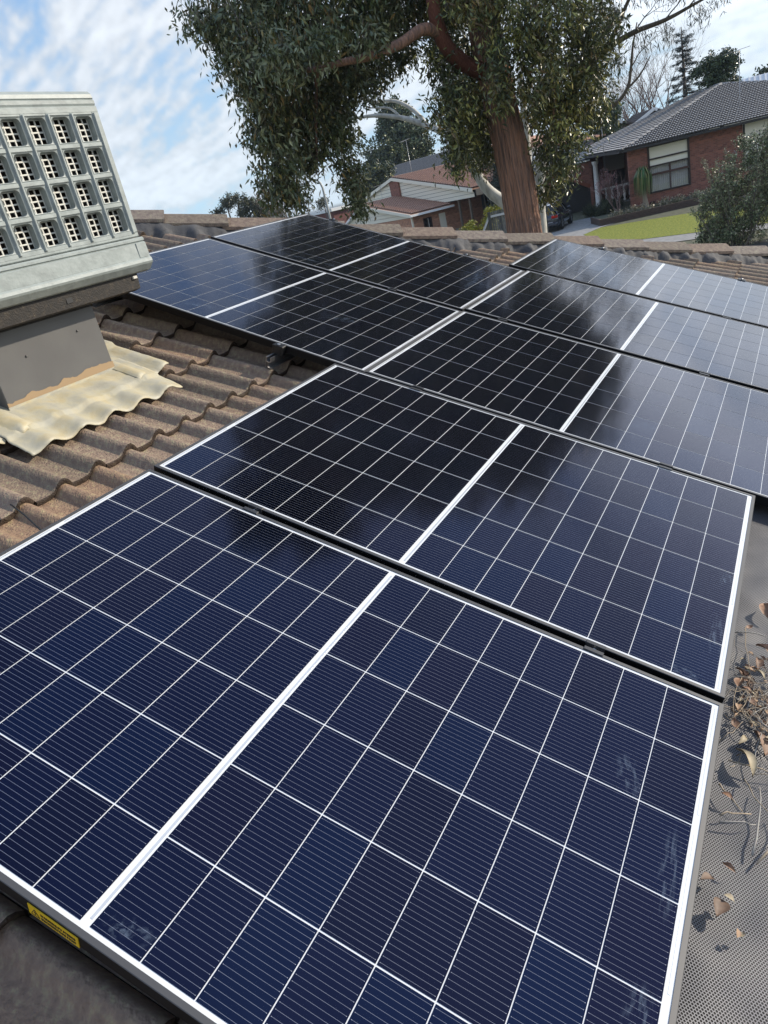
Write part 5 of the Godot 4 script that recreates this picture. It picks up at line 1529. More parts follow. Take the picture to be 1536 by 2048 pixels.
func build_brick_house() -> void:
	var o := Vector3(-7.31, -3.4, -44.72)
	var H := Basis(Vector3.UP, deg_to_rad(24.0))
	var t := thing("brick_house", "red brown brick house with a grey tiled hip roof across the street", "house", o, H)
	var W := 16.0
	var EH := 3.38
	var RH := 8.0 * tan(deg_to_rad(15.7))
	var sl := Vector3(0, RH, -8.0)
	# walls
	var w := st_new()
	rail_box(w, 0.42, 1.46, 0.0, EH - 0.05, -0.75, -0.5)
	rail_box(w, 1.46, 3.66, 0.0, 0.82, -0.75, -0.5)
	rail_box(w, 3.66, 6.46, 0.0, EH - 0.05, -0.75, -0.5)
	rail_box(w, 3.0, 3.2, 0.0, EH - 0.05, -13.0, -0.75)
	rail_box(w, 6.46, 15.5, 0.0, 0.9, -0.75, -0.52)
	rail_box(w, 15.3, 15.5, 0.0, EH - 0.05, -19.5, -0.75)
	rail_box(w, -4.6, 6.0, 0.0, EH - 0.05, -19.8, -19.5)
	rail_box(w, 0.30, 3.2, 0.0, EH - 0.1, -13.2, -13.0)
	part("wall", done(w), M.brick, t)
	part("wall_panel", bmesh(Vector3(11.0, 2.1, -0.55), Vector3(9.0, 2.4, 0.1)), M.cream, t)
	for x in [6.52, 7.8, 9.5, 11.2]: part("panel_batten", bmesh(Vector3(x, 2.1, -0.49), Vector3(0.07, 2.42, 0.05)), M.dark, t)
	# window: cream panels above, framed sashes below
	var wd := thing_part("window", t)
	for q in [[2.88, 0.60], [2.39, 0.31]]: part("panel", bmesh(Vector3(2.56, q[0], -0.54), Vector3(2.02, q[1], 0.06)), M.cream, wd)
	var fm := st_new()
	for x in [1.50, 3.62]: box(fm, Vector3(x, 2.0, -0.50), Vector3(0.09, 2.36, 0.14))
	for y in [0.86, 2.20, 2.565, 3.20]: box(fm, Vector3(2.56, y, -0.495), Vector3(2.16, 0.08, 0.13))
	part("frame", done(fm), mat(0.025, 0.013, 0.010, 0.5), wd)
	var fm2 := st_new()
	box(fm2, Vector3(2.56, 1.78, -0.485), Vector3(2.02, 0.11, 0.12))
	box(fm2, Vector3(2.60, 1.99, -0.49), Vector3(0.07, 0.36, 0.11))
	box(fm2, Vector3(2.60, 1.31, -0.495), Vector3(0.04, 0.86, 0.09))
	part("sash", done(fm2), mat(0.06, 0.022, 0.016, 0.5), wd)
	var cu := st_new(true)
	for i in 90:
		var x0 := 1.55 + 2.03 * i / 90.0
		var x1 := 1.55 + 2.03 * (i + 1) / 90.0
		var za := -0.66 + 0.018 * sin(i * 1.35) + 0.01 * sin(i * 0.37)
		var zb := -0.66 + 0.018 * sin((i + 1) * 1.35) + 0.01 * sin((i + 1) * 0.37)
		quad(cu, Vector3(x0, 0.88, za), Vector3(x1, 0.88, zb), Vector3(x1, 2.18, zb), Vector3(x0, 2.18, za))
	part("curtain", done(cu), mat(0.42, 0.42, 0.40, 0.8), wd)
	var pane := mat(0.5, 0.5, 0.5, 0.02)
	pane.albedo_color.a = 0.12
	pane.transparency = BaseMaterial3D.TRANSPARENCY_ALPHA
	part("pane", bmesh(Vector3(2.56, 1.53, -0.55), Vector3(2.02, 1.30, 0.006)), pane, wd)
	part("room_backing", bmesh(Vector3(2.56, 1.55, -0.74), Vector3(2.1, 1.4, 0.02)), M.dark, wd)
	for q in [[1.56, 0.33], [3.20, 0.30]]: part("air_vent", bmesh(Vector3(q[0], q[1], -0.497), Vector3(0.30, 0.16, 0.02)), mat(0.06, 0.03, 0.025, 0.9), t)
	# porch: column, balustrade, panel and dark doorway behind
	part("porch_floor", bmesh(Vector3(1.6, 0.0, -11.8), Vector3(3.4, 0.1, 2.6)), M.concrete, t)
	part("column", lathe([[0.0, 0.03], [0.26, 0.03], [0.26, 0.14], [0.21, 0.18], [0.19, 0.3], [0.175, 1.5], [0.155, 2.7], [0.19, 2.76], [0.22, 2.84], [0.22, 2.95], [0.0, 2.95]], 16), M.white, t, Transform3D(Basis(), Vector3(0.50, 0, -10.2)))
	var bal := lathe([[0.0, 0.08], [0.10, 0.08], [0.10, 0.16], [0.055, 0.20], [0.05, 0.26], [0.105, 0.42], [0.10, 0.52], [0.06, 0.78], [0.05, 0.88], [0.095, 0.94], [0.095, 1.02], [0.0, 1.02]], 12)
	for i in 7: part("baluster", bal, M.white, t, Transform3D(Basis(), Vector3(0.80 + 0.40 * i, 0, -10.9)))
	part("hand_rail", bmesh(Vector3(1.95, 1.07, -10.9), Vector3(3.1, 0.12, 0.26), 0.03), M.white, t)
	part("porch_panel", bmesh(Vector3(2.35, 2.55, -12.98), Vector3(1.5, 1.0, 0.06)), mat(0.34, 0.315, 0.26, 0.6), t)
	part("porch_batten", bmesh(Vector3(2.35, 1.98, -12.94), Vector3(1.5, 0.08, 0.05)), M.dark, t)
	part("front_door", bmesh(Vector3(2.6, 1.0, -12.97), Vector3(1.1, 1.9, 0.05)), M.dark, t)
	# garage: brick wall with a segmental arch over a ribbed roller door
	var arch := [Vector2(-5.2, 0.0), Vector2(-3.4, 0.0), Vector2(-3.4, 1.35)]
	for i in range(1, 16):
		var f := float(i) / 16
		arch.append(Vector2(lerpf(-3.4, 0.12, f), 1.35 + 0.82 * sin(PI * f) * (0.55 + 0.45 * sin(PI * f))))
	arch.append_array([Vector2(0.12, 1.35), Vector2(0.12, 0.0), Vector2(0.30, 0.0), Vector2(0.30, 3.12), Vector2(-5.2, 3.12)])
	part("garage_wall", pmesh(arch, -10.75, -10.5), M.brick, t)
	var ring := st_new()
	for i in 16:
		var f0 := float(i) / 16
		var f1 := float(i + 1) / 16
		var a := Vector3(lerpf(-3.4, 0.12, f0), 1.35 + 0.82 * sin(PI * f0) * (0.55 + 0.45 * sin(PI * f0)) + 0.12, -10.49)
		var e := Vector3(lerpf(-3.4, 0.12, f1), 1.35 + 0.82 * sin(PI * f1) * (0.55 + 0.45 * sin(PI * f1)) + 0.12, -10.49)
		bar(ring, a, e, 0.03, 0.22, Vector3.UP)
	part("brick_arch", done(ring), mat(0.22, 0.075, 0.04, 0.9), t)
	for i in 30:
		part("door_slat", bmesh(Vector3(-1.64, 0.04 + 0.078 * i, -10.72), Vector3(3.7, 0.066, 0.035), 0.016), mat(0.055, 0.05, 0.048, 0.45) if i == 0 else M.slat, t)
	part("garage_backing", bmesh(Vector3(-1.64, 1.2, -10.80), Vector3(3.9, 2.5, 0.03)), M.dark, t)
	part("garage_wall", bmesh(Vector3(-5.1, 1.5, -13.3), Vector3(0.2, 3.1, 5.2)), M.brick, t)
	part("fascia", bmesh(Vector3(-2.6, 3.16, -10.3), Vector3(5.6, 0.20, 0.06)), M.white, t)
	part("garage_roof", pmesh([Vector2(-10.25, 3.24), Vector2(-13.2, 4.05), Vector2(-16.0, 3.24), Vector2(-16.0, 3.14), Vector2(-10.25, 3.14)], -5.5, 0.4, Transform3D(Basis(Vector3(0, 0, 1), Vector3(0, 1, 0), Vector3(1, 0, 0)), Vector3.ZERO)), M.charcoal_tile, t)
	# main roof: hip planes, tiles, caps and gutters
	var rf := st_new()
	var A := Vector3(8, EH + RH, -8)
	var A2 := Vector3(8, EH + RH, -12)
	var LD := 20.0
	tri(rf, Vector3(0, EH, 0), Vector3(W, EH, 0), A)
	quad(rf, Vector3(0, EH, -LD), Vector3(0, EH, 0), A, A2)
	quad(rf, Vector3(W, EH, 0), Vector3(W, EH, -LD), A2, A)
	tri(rf, Vector3(W, EH, -LD), Vector3(0, EH, -LD), A2)
	var rp := part("roof", done(rf), M.charcoal_tile, t)
	var tl := far_tile(0.065)
	var slope := sl.length()
	tile_plane(rp, Vector3(0, EH, 0), Vector3.RIGHT, sl.normalized(), W, slope, func(x: float, s: float) -> bool: return x > s / slope * 8.0 and x < W - s / slope * 8.0, tl, M.grey_tile)
	tile_plane(rp, Vector3(0, EH, -LD), Vector3.BACK, Vector3(8, RH, 0).normalized(), LD, slope, func(x: float, s: float) -> bool: return x > s / slope * 8.0 and x < LD - s / slope * 8.0, tl, M.grey_tile)
	caps_along(rp, A, Vector3(0, EH, 0), M.cap_grey)
	caps_along(rp, A, Vector3(W, EH, 0), M.cap_grey)
	caps_along(rp, A2, Vector3(0, EH, -LD), M.cap_grey)
	caps_along(rp, A, A2, M.cap_grey)
	for q in [[Vector3(-0.05, EH - 0.08, 0.06), Vector3(W, EH - 0.08, 0.06)], [Vector3(-0.06, EH - 0.08, 0.0), Vector3(-0.06, EH - 0.08, -LD)]]:
		var gs := st_new()
		bar(gs, q[0], q[1], 0.12, 0.13)
		part("gutter", done(gs), mat(0.016, 0.014, 0.015, 0.5), t)
	var so := st_new()
	rail_box(so, 0.0, W, EH - 0.13, EH - 0.10, -0.6, 0.0)
	rail_box(so, 0.0, 0.5, EH - 0.13, EH - 0.10, -LD, -0.6)
	rail_box(so, 0.5, 3.4, EH - 0.13, EH - 0.10, -13.0, -9.4)
	part("eaves", done(so), mat(0.05, 0.042, 0.036, 0.8), t)
	# raised bed with a dark timber edge
	var bed := thing("garden_bed", "low dark timber edged garden bed along the brick house wall", "garden bed", o, H)
	var be := st_new()
	for k in 2:
		rail_box(be, -1.85, 9.0, 0.165 * k, 0.165 * k + 0.158, 2.42, 2.52)
		rail_box(be, -1.95, -1.85, 0.165 * k, 0.165 * k + 0.158, -0.1, 2.52)
	part("edging", done(be), M.timber, bed)
	part("soil", bmesh(Vector3(3.6, 0.15, 0.95), Vector3(10.8, 0.22, 2.9)), M.soil, bed)
	# plants in the bed
	var hp := thing("agapanthus_row", "row of dark strappy plants below the white balustrade", "plant", o + H * Vector3(0.1, 0, -0.6), H)
	foliage(hp, "leaves", [[-1.1, 0.25, -4.0, 0.5, 0.35], [-0.4, 0.3, -3.4, 0.55, 0.4], [-0.2, 0.3, -2.4, 0.5, 0.4], [-0.5, 0.35, -1.5, 0.5, 0.42], [-0.9, 0.25, -0.9, 0.5, 0.35]], [leaf_spray(40, 0.34, 0.03, 0.12, -0.5, [Color(0.02, 0.03, 0.015), Color(0.035, 0.046, 0.02), Color(0.06, 0.07, 0.03)], 81, false)], 130.0, 82, 0.7, 1.1)
	var pk := thing("blossom_bush", "small bare stemmed bush with pinkish twigs in front of the balustrade", "shrub", o + H * Vector3(-0.35, 0, -0.2), H)
	var pg := RandomNumberGenerator.new()
	pg.seed = 4
	var pst := st_new(true)
	for k in 4: fork(pst, Vector3(0, 0.1, 0), Vector3(-0.25 - 0.18 * k + 0.35, 1.0, pg.randfn(0, 0.3)).normalized(), 0.85, 0.05, 4, pg)
	part("branches", done(pst), mat(0.17, 0.115, 0.10, 0.9), pk)
	foliage(pk, "blossom", [[-0.75, 1.9, 0.1, 0.42, 0.5], [-0.35, 2.3, 0.1, 0.35, 0.4], [-1.05, 1.6, 0.1, 0.3, 0.3], [0.0, 1.5, 0.1, 0.5, 0.4]], [leaf_spray(30, 0.10, 0.02, 0.22, -0.5, [Color(0.30, 0.15, 0.15), Color(0.22, 0.10, 0.10), Color(0.16, 0.12, 0.10)], 83, false)], 45.0, 83, 0.7, 1.1)
	var pp := thing("ponytail_palm", "ponytail palm with a pale swollen stem and green drooping tuft at the brick pier", "palm", o + H * Vector3(0.95, 0.2, 0.45), H)
	part("stem", tmesh([Vector3(0, 0, 0), Vector3(0, 0.25, 0), Vector3(-0.02, 0.6, 0), Vector3(-0.05, 1.5, 0)], [0.22, 0.16, 0.11, 0.10], 10), mat(0.27, 0.22, 0.16, 0.9), pp)
	var ps := SurfaceTool.new()
	ps.begin(Mesh.PRIMITIVE_TRIANGLES)
	ps.set_smooth_group(-1)
	for k in 420:
		var a := pg.randf() * TAU
		var up := pg.randf_range(0.05, 0.6)
		var r := pg.randf_range(0.18, 0.5)
		var c := Color(0.055, 0.12, 0.03) * pg.randf_range(0.5, 1.6) if pg.randf() < 0.75 else Color(0.22, 0.19, 0.06)
		ps.set_color(c)
		var d := Vector3(cos(a), 0, sin(a))
		var sx := d.cross(Vector3.UP) * 0.016
		var p0 := Vector3(-0.05, 1.5 + 0.1 * pg.randf(), 0)
		var p1 := p0 + d * r * 0.6 + Vector3(0, up, 0)
		var p2 := p0 + d * r + Vector3(0, up * 0.3, 0)
		var p3 := p0 + d * r * 1.05 + Vector3(0, -pg.randf_range(0.3, 1.15), 0)
		var w2 := sx
		quad(ps, p0 - w2, p0 + w2, p1 + w2, p1 - w2)
		quad(ps, p1 - w2, p1 + w2, p2 + w2, p2 - w2)
		tri(ps, p2 - w2, p2 + w2, p3)
	ps.generate_normals()
	part("leaves", ps.commit(), M.leaf, pp).set_meta("kind", "stuff")
	var gc := thing("bed_plants", "pale dry low plants along the timber edge of the garden bed", "plant", o + H * Vector3(1.5, 0.26, 1.2), H)
	foliage(gc, "leaves", [[-2.4, 0.05, 0.6, 0.6, 0.16], [-1.2, 0.05, 0.5, 0.8, 0.18], [0.4, 0.08, 0.4, 0.9, 0.18], [2.0, 0.1, 0.3, 0.9, 0.2]], [leaf_spray(30, 0.14, 0.05, 0.14, -0.3, [Color(0.24, 0.20, 0.13), Color(0.14, 0.12, 0.075), Color(0.09, 0.10, 0.05), Color(0.33, 0.28, 0.2)], 84, false)], 140.0, 84, 0.6, 1.1)

func thing_part(called: String, parent: Node3D) -> Node3D:
	var n := Node3D.new()
	n.name = called
	parent.add_child(n, true)
	return n

func build_gable_house() -> void:
	var o := Vector3(-24.8, -4.2, -53.41)
	var L := Basis(Vector3.UP, -0.606)
	var t := thing("gable_house", "low gabled house with orange tiles, cream gable boards and brick walls at the left", "house", o, L)
	var D := -3.66
	var pitch := 0.164
	# lower wing: brick, cream boards in its half gable
	var w := st_new()
	rail_box(w, -0.65, -0.40, 0.0, 2.85, -3.6, -1.98)
	rail_box(w, -0.65, -0.40, 0.0, 1.68, -1.98, -1.2)
	rail_box(w, -0.65, -0.40, 2.46, 2.85, -1.98, -1.2)
	rail_box(w, -0.65, -0.40, 0.0, 2.85, -1.2, -0.4)
	part("wall", done(w), M.brick_orange, t)
	part("wall", bmesh(Vector3(-4.6, 1.35, -0.45), Vector3(7.9, 2.7, 0.2)), M.brick_orange, t)
	for k in 6:
		var y0 := 2.72 + 0.27 * k
		var x1 := minf(-0.12, -(y0 + 0.27 - 2.86) / pitch)
		if x1 > -8.4: part("gable_board", pmesh([Vector2(-8.7, y0), Vector2(minf(-0.5, x1 + 0.27 / pitch), y0), Vector2(x1, y0 + 0.247), Vector2(-8.7, y0 + 0.247)], -0.36 + 0.012, -0.30), M.cream, t)
	var win := thing_part("window", t)
	var wf := st_new()
	for q in [[-1.24, 0.08], [-1.94, 0.08], [-1.60, 0.05]]: box(wf, Vector3(-0.42, 2.07, q[0]), Vector3(0.10, 0.80, q[1]))
	for y in [1.70, 2.44]: box(wf, Vector3(-0.42, y, -1.59), Vector3(0.10, 0.07, 0.78))
	part("frame", done(wf), mat(0.05, 0.025, 0.018, 0.6), win)
	part("pane", bmesh(Vector3(-0.50, 2.07, -1.59), Vector3(0.02, 0.76, 0.74)), M.glass, win)
	part("blind", bmesh(Vector3(-0.45, 2.07, -1.66), Vector3(0.02, 0.70, 0.10)), M.white, win)
	part("door", bmesh(Vector3(-0.38, 1.26, -2.95), Vector3(0.06, 2.52, 0.56)), M.cream, t)
	part("corner_post", bmesh(Vector3(-0.35, 1.4, -0.22), Vector3(0.12, 2.8, 0.12)), M.cream, t)
	# lower roof plane, falling to the right
	var rw := 8.9
	var lr := st_new()
	prism(lr, [Vector2(0.12, 2.90), Vector2(0.12, 2.98), Vector2(-rw, 2.98 + (rw + 0.12) * pitch), Vector2(-rw, 2.90 + (rw + 0.12) * pitch)], D - 0.1, 0.12)
	var lrp := part("roof", done(lr), M.orange_tile, t)
	var tl := far_tile(0.035, 0.06)
	var up := Vector3(-1, pitch, 0).normalized()
	tile_plane(lrp, Vector3(0.14, 3.0, D), Vector3.BACK, up, 3.8, rw * 1.01, func(_x: float, _s: float) -> bool: return true, tl, M.orange_tile)
	var fa := st_new()
	bar(fa, Vector3(0.14, 2.86, 0.15), Vector3(-rw, 2.86 + rw * pitch, 0.15), 0.05, 0.22)
	part("barge_board", done(fa), M.cream, t)
	part("gutter", bmesh(Vector3(0.18, 2.86, D * 0.5), Vector3(0.12, 0.16, 4.0)), M.white, t)
	# upper gable
	for k in 10:
		var y0 := 3.20 + 0.27 * k
		var xr := minf(3.5, -8.26 + (5.76 - y0) / 0.176)
		var xr2 := minf(3.5, -8.26 + (5.76 - y0 - 0.262) / 0.176)
		var xl := -8.26 - (5.76 - y0) / 0.178
		var xl2 := -8.26 - (5.76 - y0 - 0.262) / 0.178
		if xr2 > xl2: part("gable_board", pmesh([Vector2(maxf(xl, -15.6), y0), Vector2(xr, y0), Vector2(xr2, y0 + 0.247), Vector2(maxf(xl2, -15.6), y0 + 0.247)], D + 0.03, D + 0.08), M.cream, t)
	part("gable_backing", pmesh([Vector2(-15.6, 4.4), Vector2(3.5, 3.18), Vector2(3.5, 3.66), Vector2(-8.26, 5.74)], D - 0.12, D - 0.02), M.dark, t)
	part("chimney_breast", bmesh(Vector3(-8.20, 4.9, D + 0.14), Vector3(1.62, 1.40, 0.16)), M.brick, t)
	var ur := st_new()
	prism(ur, [Vector2(3.72, 3.70), Vector2(3.72, 3.80), Vector2(-8.26, 5.93), Vector2(-15.9, 4.56), Vector2(-15.9, 4.46), Vector2(-8.26, 5.83)], D - 9.0, D + 0.30)
	var urp := part("roof", done(ur), M.orange_tile, t)
	var us := Vector3(-11.98, 2.13, 0).normalized()
	tile_plane(urp, Vector3(3.74, 3.83, D - 9.0), Vector3.BACK, us, 9.3, 12.1, func(_x: float, _s: float) -> bool: return true, tl, M.orange_tile)
	caps_along(urp, Vector3(-8.26, 5.93, D + 0.3), Vector3(-8.26, 5.93, D - 9.0), M.cap)
	for q in [[Vector3(3.74, 3.68, D + 0.34), Vector3(-8.26, 5.81, D + 0.34)], [Vector3(-15.95, 4.44, D + 0.34), Vector3(-8.26, 5.81, D + 0.34)]]:
		var bs := st_new()
		bar(bs, q[0], q[1], 0.06, 0.24)
		part("barge_board", done(bs), M.cream, t)
	# wall and dark verandah under the right half of the upper gable
	part("wall", bmesh(Vector3(-2.6, 1.5, D - 3.4), Vector3(8.0, 3.2, 0.2)), M.dark, t)
	part("wall", bmesh(Vector3(-0.6, 1.5, D - 1.6), Vector3(0.2, 3.2, 3.2)), M.brick_orange, t)
	for x in [0.9, 2.4]: part("verandah_post", bmesh(Vector3(x, 1.6, D - 0.2), Vector3(0.14, 3.3, 0.14)), mat(0.16, 0.13, 0.10, 0.8), t)
	var vw := thing_part("window", t)
	for x in [-0.1, 0.7, 1.5]:
		part("frame", bmesh(Vector3(x, 2.1, D - 3.24), Vector3(0.08, 2.0, 0.08)), mat(0.30, 0.29, 0.26, 0.6), vw)
	part("pane", bmesh(Vector3(0.7, 2.1, D - 3.28), Vector3(1.6, 2.0, 0.03)), M.glass, vw)
	part("verandah_panel", bmesh(Vector3(0.5, 0.9, D - 0.3), Vector3(1.7, 0.5, 0.06)), mat(0.22, 0.21, 0.19, 0.7), t)
	# a second small gable behind, and the upper tiles right of it
	part("rear_gable", pmesh([Vector2(-9.3, 5.9), Vector2(-7.0, 6.55), Vector2(2.0, 5.3), Vector2(2.0, 4.6)], D - 9.3, D - 9.2), M.cream, t)
	part("roof", pmesh([Vector2(2.3, 5.22), Vector2(2.3, 5.32), Vector2(-7.0, 6.70), Vector2(-9.6, 5.95), Vector2(-9.6, 5.85), Vector2(-7.0, 6.60)], D - 14.0, D - 9.0), M.orange_tile, t)

func build_far_buildings() -> void:
	# charcoal roof behind the cypress
	var a := Vector3(-36.6, -4.2, -81.0)
	var b := Basis(Vector3.UP, -0.35)
	var t := thing("charcoal_roof_house", "house with a dark charcoal tiled roof behind the orange tiled house", "house", a, b)
	part("wall", bmesh(Vector3(1.0, 2.9, -1.5), Vector3(11.0, 5.8, 6.0)), M.dark, t)
	var rs := st_new()
	prism(rs, [Vector2(1.8, 6.0), Vector2(1.8, 5.8), Vector2(-7.0, 5.8), Vector2(-7.0, 6.0), Vector2(-2.6, 7.6)], -4.0, 9.0, Transform3D(Basis(Vector3(0, 0, 1), Vector3(0, 1, 0), Vector3(1, 0, 0)), Vector3(-1.5, 0, 0)))
	var rp := part("roof", done(rs), M.charcoal_tile, t)
	tile_plane(rp, Vector3(-5.5, 6.05, 1.85), Vector3.RIGHT, Vector3(0, 1.6, -4.4).normalized(), 13.0, 4.6, func(_x: float, _s: float) -> bool: return true, far_tile(0.035, 0.06), M.charcoal_tile)
	# flat brick building far behind the lamp
	var f := thing("brick_outbuilding", "low flat roofed brick building behind the street lamp", "building", Vector3(-51.5, -4.2, -85.0), Basis(Vector3.UP, -0.5))
	part("wall", bmesh(Vector3(0, 2.0, 0), Vector3(10.0, 4.6, 5.0)), brick_far, f)
	part("roof", bmesh(Vector3(0, 4.45, 0), Vector3(10.6, 0.35, 5.6)), M.white, f)
	# small white gable between the lamp and the orange house
	var w := thing("white_gable", "small cream gabled shed end just left of the orange tiled house", "house", Vector3(-33.2, -4.2, -60.2), Basis(Vector3.UP, -0.5))
	part("wall", pmesh([Vector2(-2.2, 0), Vector2(2.2, 0), Vector2(2.2, 2.9), Vector2(0.6, 4.0), Vector2(-2.2, 2.95)], -3.0, 0.0), M.cream, w)
	var ws := st_new()
	for q in [[Vector3(-2.5, 2.9, 0.15), Vector3(0.6, 4.12, 0.15)], [Vector3(0.6, 4.12, 0.15), Vector3(2.6, 2.85, 0.15)]]: bar(ws, q[0], q[1], 0.4, 0.16)
	part("barge_board", done(ws), M.white, w)
	# stepped roofs with white barge boards behind the brick house
	var specs := [[Vector3(-12.46, -3.4, -70.2), 1.94, "nearer stepped brown tiled gable with a white barge board, left of the grey hip roof"], [Vector3(-10.06, -3.4, -72.7), 2.26, "farther stepped brown tiled gable with a white barge board, touching the grey hip roof"]]
	for s in specs:
		var h := thing("stepped_house", s[2], "house", s[0], Basis(Vector3.UP, deg_to_rad(24.0)), "stepped roofs behind the brick house")
		var top: float = s[1] + 3.4
		part("wall", pmesh([Vector2(-4.6, 0), Vector2(3.6, 0), Vector2(3.6, top - 1.6), Vector2(0, top - 0.16), Vector2(-4.6, top - 2.46)], -5.8, -0.2), M.brown_tile, h)
		var r := st_new()
		prism(r, [Vector2(0.0, top), Vector2(-5.0, top - 2.5), Vector2(-5.0, top - 2.65), Vector2(0.0, top - 0.15), Vector2(4.0, top - 1.65), Vector2(4.0, top - 1.5)], -6.0, 0.0)
		var rr := part("roof", done(r), M.brown_tile, h)
		tile_plane(rr, Vector3(-5.0, top - 2.48, -6.0), Vector3.BACK, Vector3(5, 2.5, 0).normalized(), 6.0, 5.55, func(_x: float, _s: float) -> bool: return true, far_tile(0.035, 0.06), M.brown_tile)
		var bs := st_new()
		bar(bs, Vector3(-5.0, top - 2.58, 0.06), Vector3(0.0, top - 0.08, 0.06), 0.12, 0.24)
		bar(bs, Vector3(0.0, top - 0.10, 0.06), Vector3(0.25, top - 0.20, 0.06), 0.12, 0.24)
		part("barge_board", done(bs), M.white, h)
	# pale metal roof at the right edge
	var m := thing("white_roof_house", "house with a pale ribbed metal roof at the top right edge", "house", Vector3(1.0, -3.4, -74.5), Basis(Vector3.UP, 0.1))
	part("wall", bmesh(Vector3(1.5, 2.2, -3.0), Vector3(9.0, 4.4, 6.0)), M.cream, m)
	var mr := st_new()
	prism(mr, [Vector2(0.4, 4.4), Vector2(0.4, 4.3), Vector2(-6.5, 4.3), Vector2(-6.5, 4.4), Vector2(-3.0, 6.2)], -4.4, 6.0, Transform3D(Basis(Vector3(0, 0, 1), Vector3(0, 1, 0), Vector3(1, 0, 0)), Vector3.ZERO))
	for k in 26: bar(mr, Vector3(-4.3 + 0.4 * k, 4.43, 0.42), Vector3(-4.3 + 0.4 * k, 6.23, -3.0), 0.06, 0.05)
	part("roof", done(mr), mat(0.62, 0.63, 0.64, 0.45), m)

func build_street_things() -> void:
	# street lamp
	var lo := Vector3(-27.42, -4.2, -46.22)
	var lam := thing("street_lamp", "grey street lamp with a curved arm below the hanging foliage", "street lamp", lo)
	part("pole", tmesh([Vector3(0, 0, 0), Vector3(0, 4.2, 0), Vector3(-0.03, 6.1, 0.01), Vector3(-0.10, 6.42, 0.05), Vector3(-0.24, 6.66, 0.13), Vector3(-0.48, 6.74, 0.27), Vector3(-0.62, 6.72, 0.36)], [0.095, 0.085, 0.075, 0.07, 0.06, 0.05, 0.045], 10), mat(0.30, 0.31, 0.30, 0.5, 0.3), lam)
	part("lamp_head", bmesh(Vector3(-0.88, 6.66, 0.52), Vector3(0.60, 0.13, 0.26), 0.04, Basis(Vector3.UP, 0.53) * Basis(Vector3.BACK, 0.1)), mat(0.35, 0.35, 0.34, 0.5), lam)
	# aerials
	var an := [[Vector3(-9.07, 0.6, -48.44), 2.05, "television aerial in front of the dark tree, left of the stepped roofs", 0.3], [Vector3(-1.90, 0.5, -50.4), 3.0, "thin television aerial beside the round topped tree at the right", 0.1], [Vector3(-33.0, 1.7, -72.0), 3.2, "television aerial above the charcoal roof in front of the cypress", -0.4], [Vector3(-31.5, -0.6, -62.0), 2.0, "small mast in front of the bushy yellow green tree", 0.0]]
	for q in an:
		var t := thing("television_aerial", q[2], "aerial", q[0], Basis(Vector3.UP, q[3]), "television aerials on the roofs")
		var h: float = q[1]
		part("mast", tmesh([Vector3(0, -1.6, 0), Vector3(0, h, 0)], [0.022, 0.016], 6), M.rail, t)
		var s := st_new()
		bar(s, Vector3(-0.8, h - 0.05, 0), Vector3(0.55, h + 0.05, 0), 0.022, 0.022)
		for k in 8: bar(s, Vector3(-0.75 + 0.17 * k, h - 0.045 + 0.0125 * k, -0.32 + 0.02 * k), Vector3(-0.75 + 0.17 * k, h - 0.045 + 0.0125 * k, 0.32 - 0.02 * k), 0.012, 0.012)
		part("elements", done(s), M.rail, t)
	# paling fence with a sloping end, seen from its rail side
	var fo := Vector3(-13.0, -3.4, -36.6)
	var fd := Basis(Vector3.UP, deg_to_rad(20.0))
	var fe := thing("paling_fence", "weathered grey paling fence with two pale rails left of the big trunk", "fence", fo, fd)
	var fm := [tinted(M.paling, 0.55, 0.55, 0.53), tinted(M.paling, 0.36, 0.36, 0.35), tinted(M.paling, 0.72, 0.70, 0.66)]
	rng.seed = 55
	for i in 34:
		var top := 2.05 + 0.03 * rng.randf()
		if i < 7: top = 0.75 + 0.19 * i
		part("paling", bmesh(Vector3(0.05 + 0.103 * i, top * 0.5, -0.05 - 0.012 * (i % 2)), Vector3(0.088, top, 0.016)), fm[rng.randi() % 3], fe)
	for x in [0.72, 2.1, 3.45]: part("post", bmesh(Vector3(x, 1.03, 0.03), Vector3(0.13, 2.1, 0.10)), tinted(M.paling, 0.28, 0.28, 0.26), fe)
	for y in [0.85, 1.85]: part("fence_rail", bmesh(Vector3(2.05 + (0.15 if y > 1 else 0.0), y, 0.01), Vector3(2.9, 0.10, 0.06)), mat(0.52, 0.51, 0.48, 0.85), fe)
	var sr := st_new()
	bar(sr, Vector3(0.0, 0.7, 0.01), Vector3(0.76, 1.93, 0.01), 0.06, 0.10)
	part("fence_rail", done(sr), mat(0.52, 0.51, 0.48, 0.85), fe)

